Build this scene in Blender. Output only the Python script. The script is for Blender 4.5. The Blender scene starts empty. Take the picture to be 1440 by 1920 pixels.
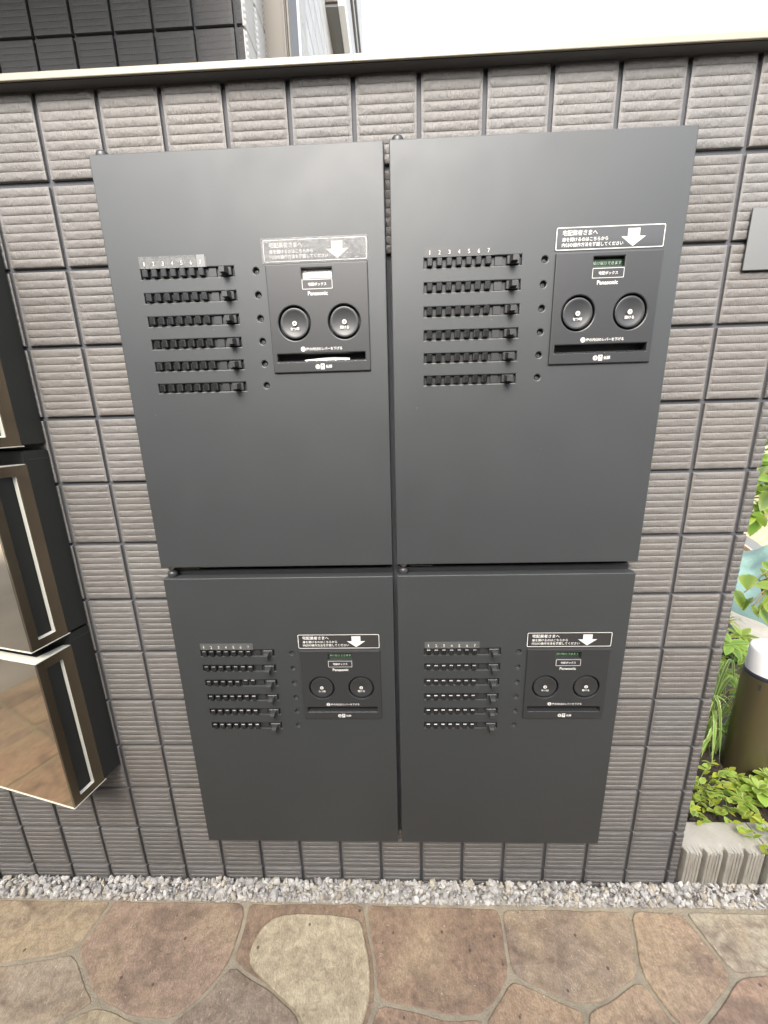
import bpy, bmesh, math, random
import numpy as np
from mathutils import Vector, Matrix
rnd = random.Random(7)
rng = np.random.default_rng(5)
SC = bpy.context.scene
COL = SC.collection
PI = math.pi

# ------------------------------------------------------------------ camera
cam = bpy.data.cameras.new('camera')
cam_o = bpy.data.objects.new('camera', cam); COL.objects.link(cam_o)
right = (0.9992863, 0.0277172, -0.0256637)
up = (0.0181496, 0.2435312, 0.9697232)
back = (0.0331279, -0.9694970, 0.2428543)
cam_o.matrix_world = Matrix(((right[0], up[0], back[0], 0.0044),
                             (right[1], up[1], back[1], -0.6334),
                             (right[2], up[2], back[2], 0.9981), (0, 0, 0, 1)))
cam.sensor_fit = 'HORIZONTAL'; cam.sensor_width = 36.0; cam.lens = 18.288
cam.clip_start = 0.02; cam.clip_end = 400
SC.camera = cam_o

# ------------------------------------------------------------------ sky, sun, exposure
SUN_EL, SUN_AZ = math.radians(44), math.radians(186)      # azimuth clockwise from +Y
world = bpy.data.worlds.new('World'); SC.world = world; world.use_nodes = True
wn = world.node_tree; wn.nodes.clear()
wo = wn.nodes.new('ShaderNodeOutputWorld'); bg = wn.nodes.new('ShaderNodeBackground')
sky = wn.nodes.new('ShaderNodeTexSky'); sky.sky_type = 'NISHITA'; sky.sun_disc = False
sky.sun_elevation = SUN_EL; sky.sun_rotation = SUN_AZ
sky.air_density = 1.0; sky.dust_density = 4.0; sky.ozone_density = 1.0
hs = wn.nodes.new('ShaderNodeHueSaturation'); hs.inputs['Saturation'].default_value = 0.48
wn.links.new(sky.outputs[0], hs.inputs['Color']); wn.links.new(hs.outputs[0], bg.inputs[0])
wn.links.new(bg.outputs[0], wo.inputs[0]); bg.inputs[1].default_value = 0.15
sun = bpy.data.lights.new('sun', 'SUN'); sun.energy = 0.72; sun.angle = math.radians(32); sun.color = (1, .95, .87)
sun_o = bpy.data.objects.new('sun', sun); COL.objects.link(sun_o)
sd = Vector((math.sin(SUN_AZ) * math.cos(SUN_EL), math.cos(SUN_AZ) * math.cos(SUN_EL), math.sin(SUN_EL)))
sun_o.rotation_euler = sd.to_track_quat('Z', 'Y').to_euler(); sun_o.location = (0, -2, 5)
SC.view_settings.view_transform = 'Standard'; SC.view_settings.look = 'None'
SC.view_settings.exposure = 2.25; SC.view_settings.gamma = 1.0; SC.view_settings.use_curve_mapping = False

# ------------------------------------------------------------------ materials
def mat(name, color, rough=.6, metal=0., spec=.5, bump=None, var=None, objrand=0., coat=0.):
    """bump=(scale, distance[, detail]); var=(scale, amount) mottling; objrand=value change from piece to piece"""
    m = bpy.data.materials.new(name); m.use_nodes = True
    nt = m.node_tree; b = nt.nodes['Principled BSDF']
    b.inputs['Roughness'].default_value = rough; b.inputs['Metallic'].default_value = metal
    b.inputs['Specular IOR Level'].default_value = spec; b.inputs['Coat Weight'].default_value = coat
    b.inputs['Base Color'].default_value = (*color, 1)
    tc = nt.nodes.new('ShaderNodeTexCoord'); src = None
    if var or objrand:
        hsv = nt.nodes.new('ShaderNodeHueSaturation'); hsv.inputs['Color'].default_value = (*color, 1)
        val = None
        if var:
            n = nt.nodes.new('ShaderNodeTexNoise'); n.inputs['Scale'].default_value = var[0]; n.inputs['Detail'].default_value = 6
            nt.links.new(tc.outputs['Object'], n.inputs['Vector'])
            mr = nt.nodes.new('ShaderNodeMapRange'); mr.inputs['From Min'].default_value = .25; mr.inputs['From Max'].default_value = .75
            mr.inputs['To Min'].default_value = 1 - var[1]; mr.inputs['To Max'].default_value = 1 + var[1]
            nt.links.new(n.outputs['Fac'], mr.inputs['Value']); val = mr.outputs[0]
        if objrand:
            oi = nt.nodes.new('ShaderNodeObjectInfo')
            mr2 = nt.nodes.new('ShaderNodeMapRange'); mr2.inputs['To Min'].default_value = 1 - objrand; mr2.inputs['To Max'].default_value = 1 + objrand
            nt.links.new(oi.outputs['Random'], mr2.inputs['Value'])
            if val is None: val = mr2.outputs[0]
            else:
                mu = nt.nodes.new('ShaderNodeMath'); mu.operation = 'MULTIPLY'
                nt.links.new(val, mu.inputs[0]); nt.links.new(mr2.outputs[0], mu.inputs[1]); val = mu.outputs[0]
        nt.links.new(val, hsv.inputs['Value']); nt.links.new(hsv.outputs[0], b.inputs['Base Color'])
    if bump:
        n = nt.nodes.new('ShaderNodeTexNoise'); n.inputs['Scale'].default_value = bump[0]
        n.inputs['Detail'].default_value = bump[2] if len(bump) > 2 else 4
        nt.links.new(tc.outputs['Object'], n.inputs['Vector'])
        bp = nt.nodes.new('ShaderNodeBump'); bp.inputs['Distance'].default_value = bump[1]; bp.inputs['Strength'].default_value = 1
        nt.links.new(n.outputs['Fac'], bp.inputs['Height']); nt.links.new(bp.outputs[0], b.inputs['Normal'])
    return m

def tile_mat(name, color, objrand, bump_d):
    m = mat(name, color, .55, spec=.45, var=(14, .13), objrand=objrand)
    nt = m.node_tree; b = nt.nodes['Principled BSDF']
    tc = next(n for n in nt.nodes if n.type == 'TEX_COORD')
    oi = nt.nodes.new('ShaderNodeObjectInfo')
    # a different patch of the texture on every tile
    add = nt.nodes.new('ShaderNodeVectorMath'); add.operation = 'ADD'
    nt.links.new(tc.outputs['Object'], add.inputs[0]); nt.links.new(oi.outputs['Location'], add.inputs[1])
    mp = nt.nodes.new('ShaderNodeMapping'); mp.inputs['Rotation'].default_value = (0, math.radians(38), 0); mp.inputs['Scale'].default_value = (1, 1, .38)
    nt.links.new(add.outputs[0], mp.inputs['Vector'])
    n = nt.nodes.new('ShaderNodeTexNoise'); n.inputs['Scale'].default_value = 430; n.inputs['Detail'].default_value = 3; n.inputs['Distortion'].default_value = .8
    nt.links.new(mp.outputs[0], n.inputs['Vector'])
    bp = nt.nodes.new('ShaderNodeBump'); bp.inputs['Distance'].default_value = bump_d
    nt.links.new(n.outputs['Fac'], bp.inputs['Height']); nt.links.new(bp.outputs[0], b.inputs['Normal'])
    # warm / cool drift between tiles
    hsv = next(n for n in nt.nodes if n.type == 'HUE_SAT')
    w = nt.nodes.new('ShaderNodeTexWhiteNoise'); nt.links.new(oi.outputs['Location'], w.inputs['Vector'])
    mr = nt.nodes.new('ShaderNodeMapRange'); mr.inputs['To Min'].default_value = .8; mr.inputs['To Max'].default_value = 1.2
    nt.links.new(w.outputs['Value'], mr.inputs['Value']); nt.links.new(mr.outputs[0], hsv.inputs['Saturation'])
    return m

M = {}
M['tile'] = tile_mat('wall_tile_glaze', (.121, .1135, .1045), .07, .0011)
M['lit_side_tile'] = tile_mat('lit_side_tile_glaze', (.45, .44, .42), .05, .0008)  # lighter copy of the wall tile; the side's bright daylight is in its colour
M['shaded_dark_tile'] = tile_mat('shaded_charcoal_tile_glaze', (.028, .027, .0265), .05, .0006)  # charcoal tile, coloured darker still for the shade on the house front
M['joint'] = mat('joint_sealant', (.05, .052, .058), .75, bump=(400, .0003))
M['core'] = mat('wall_render', (.3, .29, .27), .9, bump=(90, .001))
M['coping'] = mat('pale_coping_paint', (.215, .195, .145), .4, bump=(60, .0002), var=(6, .05))
M['flashing'] = mat('grey_flashing', (.075, .073, .072), .55, var=(9, .15))
def door_paint():
    m = mat('charcoal_door_paint', (.0345, .0375, .0382), .40, spec=.58, metal=.2, bump=(850, .00011, 2), var=(5, .06))
    nt = m.node_tree; b = nt.nodes['Principled BSDF']
    tc = next(n for n in nt.nodes if n.type == 'TEX_COORD')
    # faint handling smears change the gloss
    n = nt.nodes.new('ShaderNodeTexNoise'); n.inputs['Scale'].default_value = 7; n.inputs['Detail'].default_value = 5; n.inputs['Distortion'].default_value = 1.5
    nt.links.new(tc.outputs['Object'], n.inputs['Vector'])
    mr = nt.nodes.new('ShaderNodeMapRange'); mr.inputs['To Min'].default_value = .40; mr.inputs['To Max'].default_value = .55
    nt.links.new(n.outputs['Fac'], mr.inputs['Value']); nt.links.new(mr.outputs[0], b.inputs['Roughness'])
    # sparse specks of dust and tiny scratches
    v = nt.nodes.new('ShaderNodeTexVoronoi'); v.inputs['Scale'].default_value = 26
    nt.links.new(tc.outputs['Object'], v.inputs['Vector'])
    lt = nt.nodes.new('ShaderNodeMath'); lt.operation = 'LESS_THAN'; lt.inputs[1].default_value = .022
    nt.links.new(v.outputs['Distance'], lt.inputs[0])
    mix = nt.nodes.new('ShaderNodeMix'); mix.data_type = 'RGBA'
    hsv = next(n for n in nt.nodes if n.type == 'HUE_SAT')
    nt.links.new(lt.outputs[0], mix.inputs['Factor']); nt.links.new(hsv.outputs[0], mix.inputs[6]); mix.inputs[7].default_value = (.10, .098, .09, 1)
    nt.links.new(mix.outputs[2], b.inputs['Base Color'])
    return m
M['door'] = door_paint()
M['body'] = mat('dark_cabinet_paint', (.028, .029, .031), .35)
M['panel'] = mat('charcoal_plastic', (.023, .0238, .0245), .40, bump=(900, .00004), var=(8, .06))
M['black'] = mat('black_plastic', (.027, .027, .0275), .40, bump=(500, .00006))
M['key'] = mat('black_key_plastic', (.013, .013, .0132), .22, bump=(300, .00003), objrand=.25)
M['hole'] = mat('recess_dark', (.02, .02, .021), .6)
M['plug'] = mat('indicator_grey', (.05, .051, .053), .5)
M['print'] = mat('white_print', (.5, .49, .46), .7)
M['print_dark'] = mat('dark_print', (.03, .03, .03), .6)
M['notice'] = mat('notice_film_dark', (.03, .03, .029), .10)
M['strip_grey'] = mat('number_strip_film', (.075, .075, .072), .3, var=(40, .1))
M['strip_dark'] = mat('number_strip_dark', (.034, .035, .035), .38, var=(40, .15))
M['steel'] = mat('polished_hinge_steel', (.42, .41, .4), .25, metal=1.)
M['lcd'] = mat('green_display', (.018, .042, .022), .25)
M['lcdtext'] = mat('display_glyphs', (.28, .36, .25), .5)
M['film'] = mat('white_protective_film', (.74, .74, .7), .3, bump=(160, .0008), var=(60, .25))
M['film_white'] = mat('white_film_piece', (.15, .15, .145), .4, bump=(90, .0006))
M['paper'] = mat('white_paper', (.75, .74, .7), .8)
def haze_film():
    m = mat('hazy_protective_film', (.24, .24, .23), .22, bump=(220, .0006))
    nt = m.node_tree; b = nt.nodes['Principled BSDF']; out = next(n for n in nt.nodes if n.type == 'OUTPUT_MATERIAL')
    tr = nt.nodes.new('ShaderNodeBsdfTransparent'); mx = nt.nodes.new('ShaderNodeMixShader')
    tc = next(n for n in nt.nodes if n.type == 'TEX_COORD')
    n = nt.nodes.new('ShaderNodeTexNoise'); n.inputs['Scale'].default_value = 45; n.inputs['Detail'].default_value = 8; n.inputs['Distortion'].default_value = 2
    nt.links.new(tc.outputs['Object'], n.inputs['Vector'])
    mr = nt.nodes.new('ShaderNodeMapRange'); mr.inputs['From Min'].default_value = .3; mr.inputs['From Max'].default_value = .7
    mr.inputs['To Min'].default_value = .05; mr.inputs['To Max'].default_value = .30
    nt.links.new(n.outputs['Fac'], mr.inputs['Value']); nt.links.new(mr.outputs[0], mx.inputs[0])
    nt.links.new(tr.outputs[0], mx.inputs[1]); nt.links.new(b.outputs[0], mx.inputs[2]); nt.links.new(mx.outputs[0], out.inputs[0])
    return m
M['haze_film'] = haze_film()
M['mirror'] = mat('bronze_mirror', (.80, .70, .54), .06, metal=1., var=(3, .03))
def brushed(name, color, rough, axis):
    m = mat(name, color, rough, metal=1.)
    nt = m.node_tree; b = nt.nodes['Principled BSDF']; tc = next(n for n in nt.nodes if n.type == 'TEX_COORD')
    mp = nt.nodes.new('ShaderNodeMapping'); mp.inputs['Scale'].default_value = axis
    n = nt.nodes.new('ShaderNodeTexNoise'); n.inputs['Scale'].default_value = 1; n.inputs['Detail'].default_value = 3
    nt.links.new(tc.outputs['Object'], mp.inputs[0]); nt.links.new(mp.outputs[0], n.inputs['Vector'])
    bp = nt.nodes.new('ShaderNodeBump'); bp.inputs['Distance'].default_value = .0001; bp.inputs['Strength'].default_value = .5
    nt.links.new(n.outputs['Fac'], bp.inputs['Height']); nt.links.new(bp.outputs[0], b.inputs['Normal'])
    return m
M['bronze'] = brushed('brushed_bronze', (.27, .225, .165), .24, (900, 900, 12))
M['plate'] = brushed('brushed_stainless', (.185, .185, .176), .5, (10, 10, 1500))
M['trim'] = mat('painted_sky_glint_edge', (.52, .51, .44), .3)  # pale colour stands in for sky reflected on polished metal edges
M['body_green'] = mat('dark_mailbox_case', (.010, .011, .010), .45, bump=(700, .00005), var=(6, .08))
M['mortar'] = mat('sand_mortar', (.27, .232, .165), .95, bump=(350, .002), var=(30, .25))
M['facing'] = mat('dark_facing_render', (.075, .062, .05), .85, bump=(60, .002), var=(4, .15))
M['ground'] = mat('pale_ground', (.30, .28, .25), .95, bump=(60, .004), var=(3, .2))
M['soil'] = mat('dark_soil', (.035, .026, .018), 1., bump=(90, .012, 8), var=(60, .4))
M['sand'] = mat('sandy_ground', (.30, .26, .17), 1., bump=(120, .006, 8), var=(25, .25))
M['concrete'] = mat('pale_concrete', (.30, .28, .235), .9, bump=(260, .0012, 6), var=(25, .14))
M['concrete_dirty'] = mat('worn_concrete', (.40, .37, .31), .95, bump=(300, .0015, 6), var=(50, .2))
M['tarp'] = mat('teal_sheet', (.11, .18, .152), .55, bump=(40, .004))
M['bollard'] = mat('bronze_bollard_paint', (.115, .095, .05), .33, metal=.55, bump=(700, .00005))
M['opal'] = mat('white_opal_cap', (.7, .7, .69), .3)
M['ring'] = mat('dark_ring', (.02, .022, .03), .4)
M['cream'] = mat('cream_post_paint', (.10, .088, .068), .5, var=(4, .04))
M['white'] = mat('white_frame_paint', (.8, .8, .8), .4)
M['grey_soffit'] = mat('grey_soffit', (.16, .16, .157), .6, var=(10, .06))
M['wood'] = mat('weathered_plank', (.42, .27, .2), .8, var=(30, .3), bump=(120, .001))
def leaf_mat(name, c, vein=None):
    m = bpy.data.materials.new(name); m.use_nodes = True; nt = m.node_tree
    b = nt.nodes['Principled BSDF']; b.inputs['Roughness'].default_value = .45
    out = next(n for n in nt.nodes if n.type == 'OUTPUT_MATERIAL')
    oi = nt.nodes.new('ShaderNodeObjectInfo'); h = nt.nodes.new('ShaderNodeHueSaturation'); h.inputs['Color'].default_value = (*c, 1)
    mr = nt.nodes.new('ShaderNodeMapRange'); mr.inputs['To Min'].default_value = .65; mr.inputs['To Max'].default_value = 1.35
    nt.links.new(oi.outputs['Random'], mr.inputs['Value']); nt.links.new(mr.outputs[0], h.inputs['Value'])
    w = nt.nodes.new('ShaderNodeTexWhiteNoise'); nt.links.new(oi.outputs['Location'], w.inputs['Vector'])
    mr2 = nt.nodes.new('ShaderNodeMapRange'); mr2.inputs['To Min'].default_value = .48; mr2.inputs['To Max'].default_value = .515
    nt.links.new(w.outputs['Value'], mr2.inputs['Value']); nt.links.new(mr2.outputs[0], h.inputs['Hue'])
    colour = h.outputs[0]
    if vein:                                   # pale margin or midrib by the leaf's own uv
        uv = nt.nodes.new('ShaderNodeUVMap'); sx = nt.nodes.new('ShaderNodeSeparateXYZ'); nt.links.new(uv.outputs[0], sx.inputs[0])
        cr = nt.nodes.new('ShaderNodeValToRGB'); e = cr.color_ramp.elements
        e[0].position = vein[0]; e[0].color = (0, 0, 0, 1); e[1].position = vein[1]; e[1].color = (1, 1, 1, 1)
        nt.links.new(sx.outputs[0], cr.inputs[0])
        mx = nt.nodes.new('ShaderNodeMix'); mx.data_type = 'RGBA'; nt.links.new(cr.outputs[0], mx.inputs['Factor'])
        nt.links.new(colour, mx.inputs[6]); mx.inputs[7].default_value = (*vein[2], 1); colour = mx.outputs[2]
    tl = nt.nodes.new('ShaderNodeBsdfTranslucent'); ms = nt.nodes.new('ShaderNodeMixShader'); ms.inputs[0].default_value = .45
    nt.links.new(colour, b.inputs['Base Color']); nt.links.new(colour, tl.inputs[0])
    nt.links.new(b.outputs[0], ms.inputs[1]); nt.links.new(tl.outputs[0], ms.inputs[2]); nt.links.new(ms.outputs[0], out.inputs[0])
    return m
M['leaf'] = leaf_mat('green_leaf', (.135, .225, .032), (.35, .98, (.26, .33, .06)))
M['leaf_deep'] = leaf_mat('deep_green_leaf', (.06, .13, .025))
M['leaf_lime'] = leaf_mat('lime_leaf', (.24, .36, .05), (.55, .8, (.46, .49, .13)))
M['leaf_yellow'] = leaf_mat('yellow_leaf', (.34, .38, .035))
M['strap'] = leaf_mat('striped_strap_leaf', (.24, .38, .07), (.5, .75, (.52, .54, .26)))
M['dead'] = leaf_mat('dry_leaf', (.30, .21, .11))
M['stem'] = mat('plant_stem', (.17, .12, .05), .7)
M['stem_green'] = mat('green_stem', (.2, .26, .07), .6)

def stone_mat():
    m = bpy.data.materials.new('quartzite_paving'); m.use_nodes = True; nt = m.node_tree
    b = nt.nodes['Principled BSDF']; b.inputs['Roughness'].default_value = .62; b.inputs['Specular IOR Level'].default_value = .4
    oi = nt.nodes.new('ShaderNodeObjectInfo'); tc = nt.nodes.new('ShaderNodeTexCoord')
    def noise(s, d=6, dist=0., sc=None):
        n = nt.nodes.new('ShaderNodeTexNoise'); n.inputs['Scale'].default_value = s; n.inputs['Detail'].default_value = d; n.inputs['Distortion'].default_value = dist
        if sc:
            mp = nt.nodes.new('ShaderNodeMapping'); mp.inputs['Scale'].default_value = sc; mp.inputs['Rotation'].default_value = (0, 0, .5)
            nt.links.new(tc.outputs['Object'], mp.inputs[0]); nt.links.new(mp.outputs[0], n.inputs['Vector'])
        else: nt.links.new(tc.outputs['Object'], n.inputs['Vector'])
        return n
    def ramp(src, p0, c0, p1, c1):
        r = nt.nodes.new('ShaderNodeValToRGB'); e = r.color_ramp.elements
        e[0].position = p0; e[0].color = (*c0, 1); e[1].position = p1; e[1].color = (*c1, 1)
        nt.links.new(src, r.inputs[0]); return r.outputs[0]
    def mix(f, a, bb, mode='MIX'):
        x = nt.nodes.new('ShaderNodeMix'); x.data_type = 'RGBA'; x.blend_type = mode
        if isinstance(f, float): x.inputs['Factor'].default_value = f
        else: nt.links.new(f, x.inputs['Factor'])
        for i, v in ((6, a), (7, bb)):
            if isinstance(v, tuple): x.inputs[i].default_value = (*v, 1)
            else: nt.links.new(v, x.inputs[i])
        return x.outputs[2]
    base = oi.outputs['Color']
    # big clouds: darker mauve-brown veins and ochre
    def cloud(f):                              # the piece's own alpha says how strongly it is clouded
        mu = nt.nodes.new('ShaderNodeMath'); mu.operation = 'MULTIPLY'
        nt.links.new(f, mu.inputs[0]); nt.links.new(oi.outputs['Alpha'], mu.inputs[1]); return mu.outputs[0]
    c1 = mix(cloud(ramp(noise(9, 5, 1.2, (1, 2.2, 1)).outputs['Fac'], .45, (0, 0, 0), .68, (.8, .8, .8))), base, (.155, .108, .076))
    c2 = mix(cloud(ramp(noise(6.5, 4, .8).outputs['Fac'], .50, (0, 0, 0), .70, (.7, .7, .7))), c1, (.35, .265, .165))
    # fine grain
    g = ramp(noise(420, 3, 0, (1, .45, 1)).outputs['Fac'], .35, (.84, .835, .83), .68, (1.15, 1.15, 1.15))
    c3 = mix(1., c2, g, 'MULTIPLY')
    g2 = ramp(noise(75, 6, .5).outputs['Fac'], .3, (.78, .77, .76), .7, (1.2, 1.2, 1.2))
    c4 = mix(1., c3, g2, 'MULTIPLY')
    # pale quartz flecks
    c5 = mix(ramp(noise(200, 2, 1.0).outputs['Fac'], .69, (0, 0, 0), .74, (.6, .6, .6)), c4, (.52, .46, .37))
    # rare dark mineral spots
    v = nt.nodes.new('ShaderNodeTexVoronoi'); v.inputs['Scale'].default_value = 24; nt.links.new(tc.outputs['Object'], v.inputs['Vector'])
    c6 = mix(ramp(v.outputs['Distance'], .055, (.8, .8, .8), .085, (0, 0, 0)), c5, (.055, .03, .03))
    nt.links.new(c6, b.inputs['Base Color'])
    a = nt.nodes.new('ShaderNodeMath'); a.operation = 'MULTIPLY_ADD'; a.inputs[1].default_value = .35
    nt.links.new(noise(300, 4).outputs['Fac'], a.inputs[0]); nt.links.new(noise(28, 6, .4).outputs['Fac'], a.inputs[2])
    bp = nt.nodes.new('ShaderNodeBump'); bp.inputs['Distance'].default_value = .0035; nt.links.new(a.outputs[0], bp.inputs['Height'])
    nt.links.new(bp.outputs[0], b.inputs['Normal'])
    return m
M['stone'] = stone_mat()
def gravel_mat():
    m = mat('crushed_marble', (.5, .48, .45), .75, bump=(500, .0008))
    nt = m.node_tree; b = nt.nodes['Principled BSDF']
    at = nt.nodes.new('ShaderNodeAttribute'); at.attribute_name = 'stone_colour'
    nt.links.new(at.outputs['Color'], b.inputs['Base Color']); return m
M['gravel'] = gravel_mat()

# ------------------------------------------------------------------ helpers
def obj(name, me, parent=None, m=None, loc=None):
    o = bpy.data.objects.new(name, me); COL.objects.link(o)
    if m is not None and me is not None and not me.materials: me.materials.append(M[m])
    if parent: o.parent = parent
    if loc is not None: o.location = loc
    return o
def thing(name, label, cat, loc=(0, 0, 0), group=None, rz=0):
    o = bpy.data.objects.new(name, None); COL.objects.link(o); o.location = loc; o.rotation_euler = (0, 0, rz)
    o.empty_display_size = .05
    tag(o, label, cat, group); return o
def tag(o, label, cat, group=None):
    o['label'] = label; o['category'] = cat
    if group: o['group'] = group
    return o
def struct(o): o['kind'] = 'structure'; return o
def mesh(name, v, f, smooth=False):
    me = bpy.data.meshes.new(name); me.from_pydata([tuple(p) for p in v], [], [tuple(q) for q in f]); me.update()
    if smooth: me.polygons.foreach_set('use_smooth', [True] * len(me.polygons))
    return me
def frombm(name, bm, smooth=False):
    bmesh.ops.recalc_face_normals(bm, faces=bm.faces)
    me = bpy.data.meshes.new(name); bm.to_mesh(me); bm.free()
    if smooth: me.polygons.foreach_set('use_smooth', [True] * len(me.polygons))
    return me
def bbox(bm, x0, x1, y0, y1, z0, z1, bev=0., seg=1):
    r = bmesh.ops.create_cube(bm, size=1)
    vs = r['verts']
    for v in vs:
        v.co = Vector((x0 + (v.co.x + .5) * (x1 - x0), y0 + (v.co.y + .5) * (y1 - y0), z0 + (v.co.z + .5) * (z1 - z0)))
    if bev:
        es = list({e for v in vs for e in v.link_edges})
        bmesh.ops.bevel(bm, geom=es, offset=bev, segments=seg, affect='EDGES', profile=.5)
def box(name, x0, x1, y0, y1, z0, z1, bev=0., seg=1):
    bm = bmesh.new(); bbox(bm, x0, x1, y0, y1, z0, z1, bev, seg); return frombm(name, bm)
def lathe(name, prof, n=40, axis='Y', closed=True, smooth=True):
    """prof: (radius, height); axis Y: height runs towards -Y, axis Z: upwards"""
    v = []; f = []
    for r, h in prof:
        for i in range(n):
            a = 2 * PI * i / n; c, s = math.cos(a) * r, math.sin(a) * r
            v.append((c, -h, s) if axis == 'Y' else (c, s, h))
    for k in range(len(prof) - 1):
        for i in range(n):
            j = (i + 1) % n; f.append((k * n + i, k * n + j, (k + 1) * n + j, (k + 1) * n + i))
    if closed:
        f.append(tuple(range(n))[::-1]); f.append(tuple(range((len(prof) - 1) * n, len(prof) * n)))
    bm = bmesh.new(); me = mesh(name, v, f); bm.from_mesh(me); bpy.data.meshes.remove(me)
    me = frombm(name, bm, False)
    if smooth:
        me.polygons.foreach_set('use_smooth', [len(p.vertices) == 4 for p in me.polygons])
        me.set_sharp_from_angle(angle=math.radians(40))
    return me
def tube(name, pts, r, n=6, taper=1.):
    pts = [Vector(p) for p in pts]; v = []; f = []
    for k, p in enumerate(pts):
        d = (pts[min(k + 1, len(pts) - 1)] - pts[max(k - 1, 0)]).normalized()
        a = d.orthogonal().normalized(); b = d.cross(a)
        rr = r * (1 + (taper - 1) * k / max(1, len(pts) - 1))
        for i in range(n):
            t = 2 * PI * i / n; v.append(p + (a * math.cos(t) + b * math.sin(t)) * rr)
    for k in range(len(pts) - 1):
        for i in range(n):
            j = (i + 1) % n; f.append((k * n + i, k * n + j, (k + 1) * n + j, (k + 1) * n + i))
    f.append(tuple(range(n))[::-1]); f.append(tuple(range((len(pts) - 1) * n, len(pts) * n)))
    return mesh(name, v, f, True)

DG = None
def curve_mesh(cu, name):
    o = bpy.data.objects.new('tmp', cu); COL.objects.link(o)
    dg = bpy.context.evaluated_depsgraph_get(); dg.update()
    me = bpy.data.meshes.new_from_object(o.evaluated_get(dg), depsgraph=dg)
    bpy.data.objects.remove(o); bpy.data.curves.remove(cu)
    me.name = name; me.materials.clear(); return me
def rect(x0, z0, x1, z1): return [(x0, z0), (x1, z0), (x1, z1), (x0, z1)]
def rrect(x0, z0, x1, z1, r, n=5):
    p = []
    for cx, cz, a0 in ((x1 - r, z1 - r, 0), (x0 + r, z1 - r, 90), (x0 + r, z0 + r, 180), (x1 - r, z0 + r, 270)):
        for k in range(n + 1):
            a = math.radians(a0 + 90 * k / n); p.append((cx + r * math.cos(a), cz + r * math.sin(a)))
    return p
def circ(cx, cz, r, n=36): return [(cx + r * math.cos(2 * PI * i / n), cz + r * math.sin(2 * PI * i / n)) for i in range(n)]
def plate(name, outlines, thick, bev=0., front=0.):
    """flat sheet with holes in the X-Z plane, its front face at y=front looking to -Y"""
    cu = bpy.data.curves.new('c', 'CURVE'); cu.dimensions = '2D'; cu.fill_mode = 'BOTH'
    cu.extrude = thick / 2 - bev; cu.bevel_depth = bev; cu.bevel_resolution = 1 if bev else 0; cu.offset = -bev
    for k, o in enumerate(outlines):
        s = cu.splines.new('POLY'); s.points.add(len(o) - 1); s.use_cyclic_u = True
        for p, (x, z) in zip(s.points, o): p.co = (x, z, 0, 1)
    me = curve_mesh(cu, name)
    n = len(me.vertices); co = np.empty(n * 3); me.vertices.foreach_get('co', co); co = co.reshape(-1, 3)
    out = np.stack([co[:, 0], front + thick / 2 - co[:, 2], co[:, 1]], 1)
    me.vertices.foreach_set('co', out.ravel()); me.polygons.foreach_set('use_smooth', [False] * len(me.polygons)); me.update()
    return me
def flat(name, outlines, y):
    me = plate(name, outlines, .0002, 0, y); return me
_tc = {}
def text_pts(s, bold):
    cu = bpy.data.curves.new('t', 'FONT'); cu.body = s; cu.size = 1; cu.offset = bold; cu.resolution_u = 3; cu.fill_mode = 'FRONT'
    me = curve_mesh(cu, 't')
    co = np.empty(len(me.vertices) * 3); me.vertices.foreach_get('co', co); co = co.reshape(-1, 3)
    f = [tuple(p.vertices) for p in me.polygons]; bpy.data.meshes.remove(me); return co, f
class Print:
    """collects flat lettering and marks into one mesh lying at depth y"""
    def __init__(s): s.v = []; s.f = []
    def add(s, pts, faces, y):
        b = len(s.v); s.v += [(x, y, z) for x, z in pts]; s.f += [tuple(i + b for i in q) for q in faces]
    def text(s, t, x0, x1, zc, y, bold=.012, h=None):
        co, f = text_pts(t, bold); mn, mx = co.min(0), co.max(0)
        k = (x1 - x0) / (mx[0] - mn[0]); kz = k if h is None else h / (mx[1] - mn[1])
        s.add([(x0 + (p[0] - mn[0]) * k, zc + (p[1] - (mn[1] + mx[1]) / 2) * kz) for p in co], f, y)
    def shape(s, outlines, y):
        me = plate('t', outlines, .0002, 0, y)
        b = len(s.v); s.v += [(v.co.x, y, v.co.z) for v in me.vertices]
        s.f += [tuple(i + b for i in p.vertices) for p in me.polygons if abs(p.normal.y) > .9 and sum(me.vertices[i].co.y for i in p.vertices) / len(p.vertices) < y + .0001]
        bpy.data.meshes.remove(me)
    def mesh(s, name): return mesh(name, s.v, s.f)
def copy_tree(o, parent=None):
    c = o.copy(); COL.objects.link(c)
    if parent: c.parent = parent
    for ch in list(o.children): copy_tree(ch, c)
    return c

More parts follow.
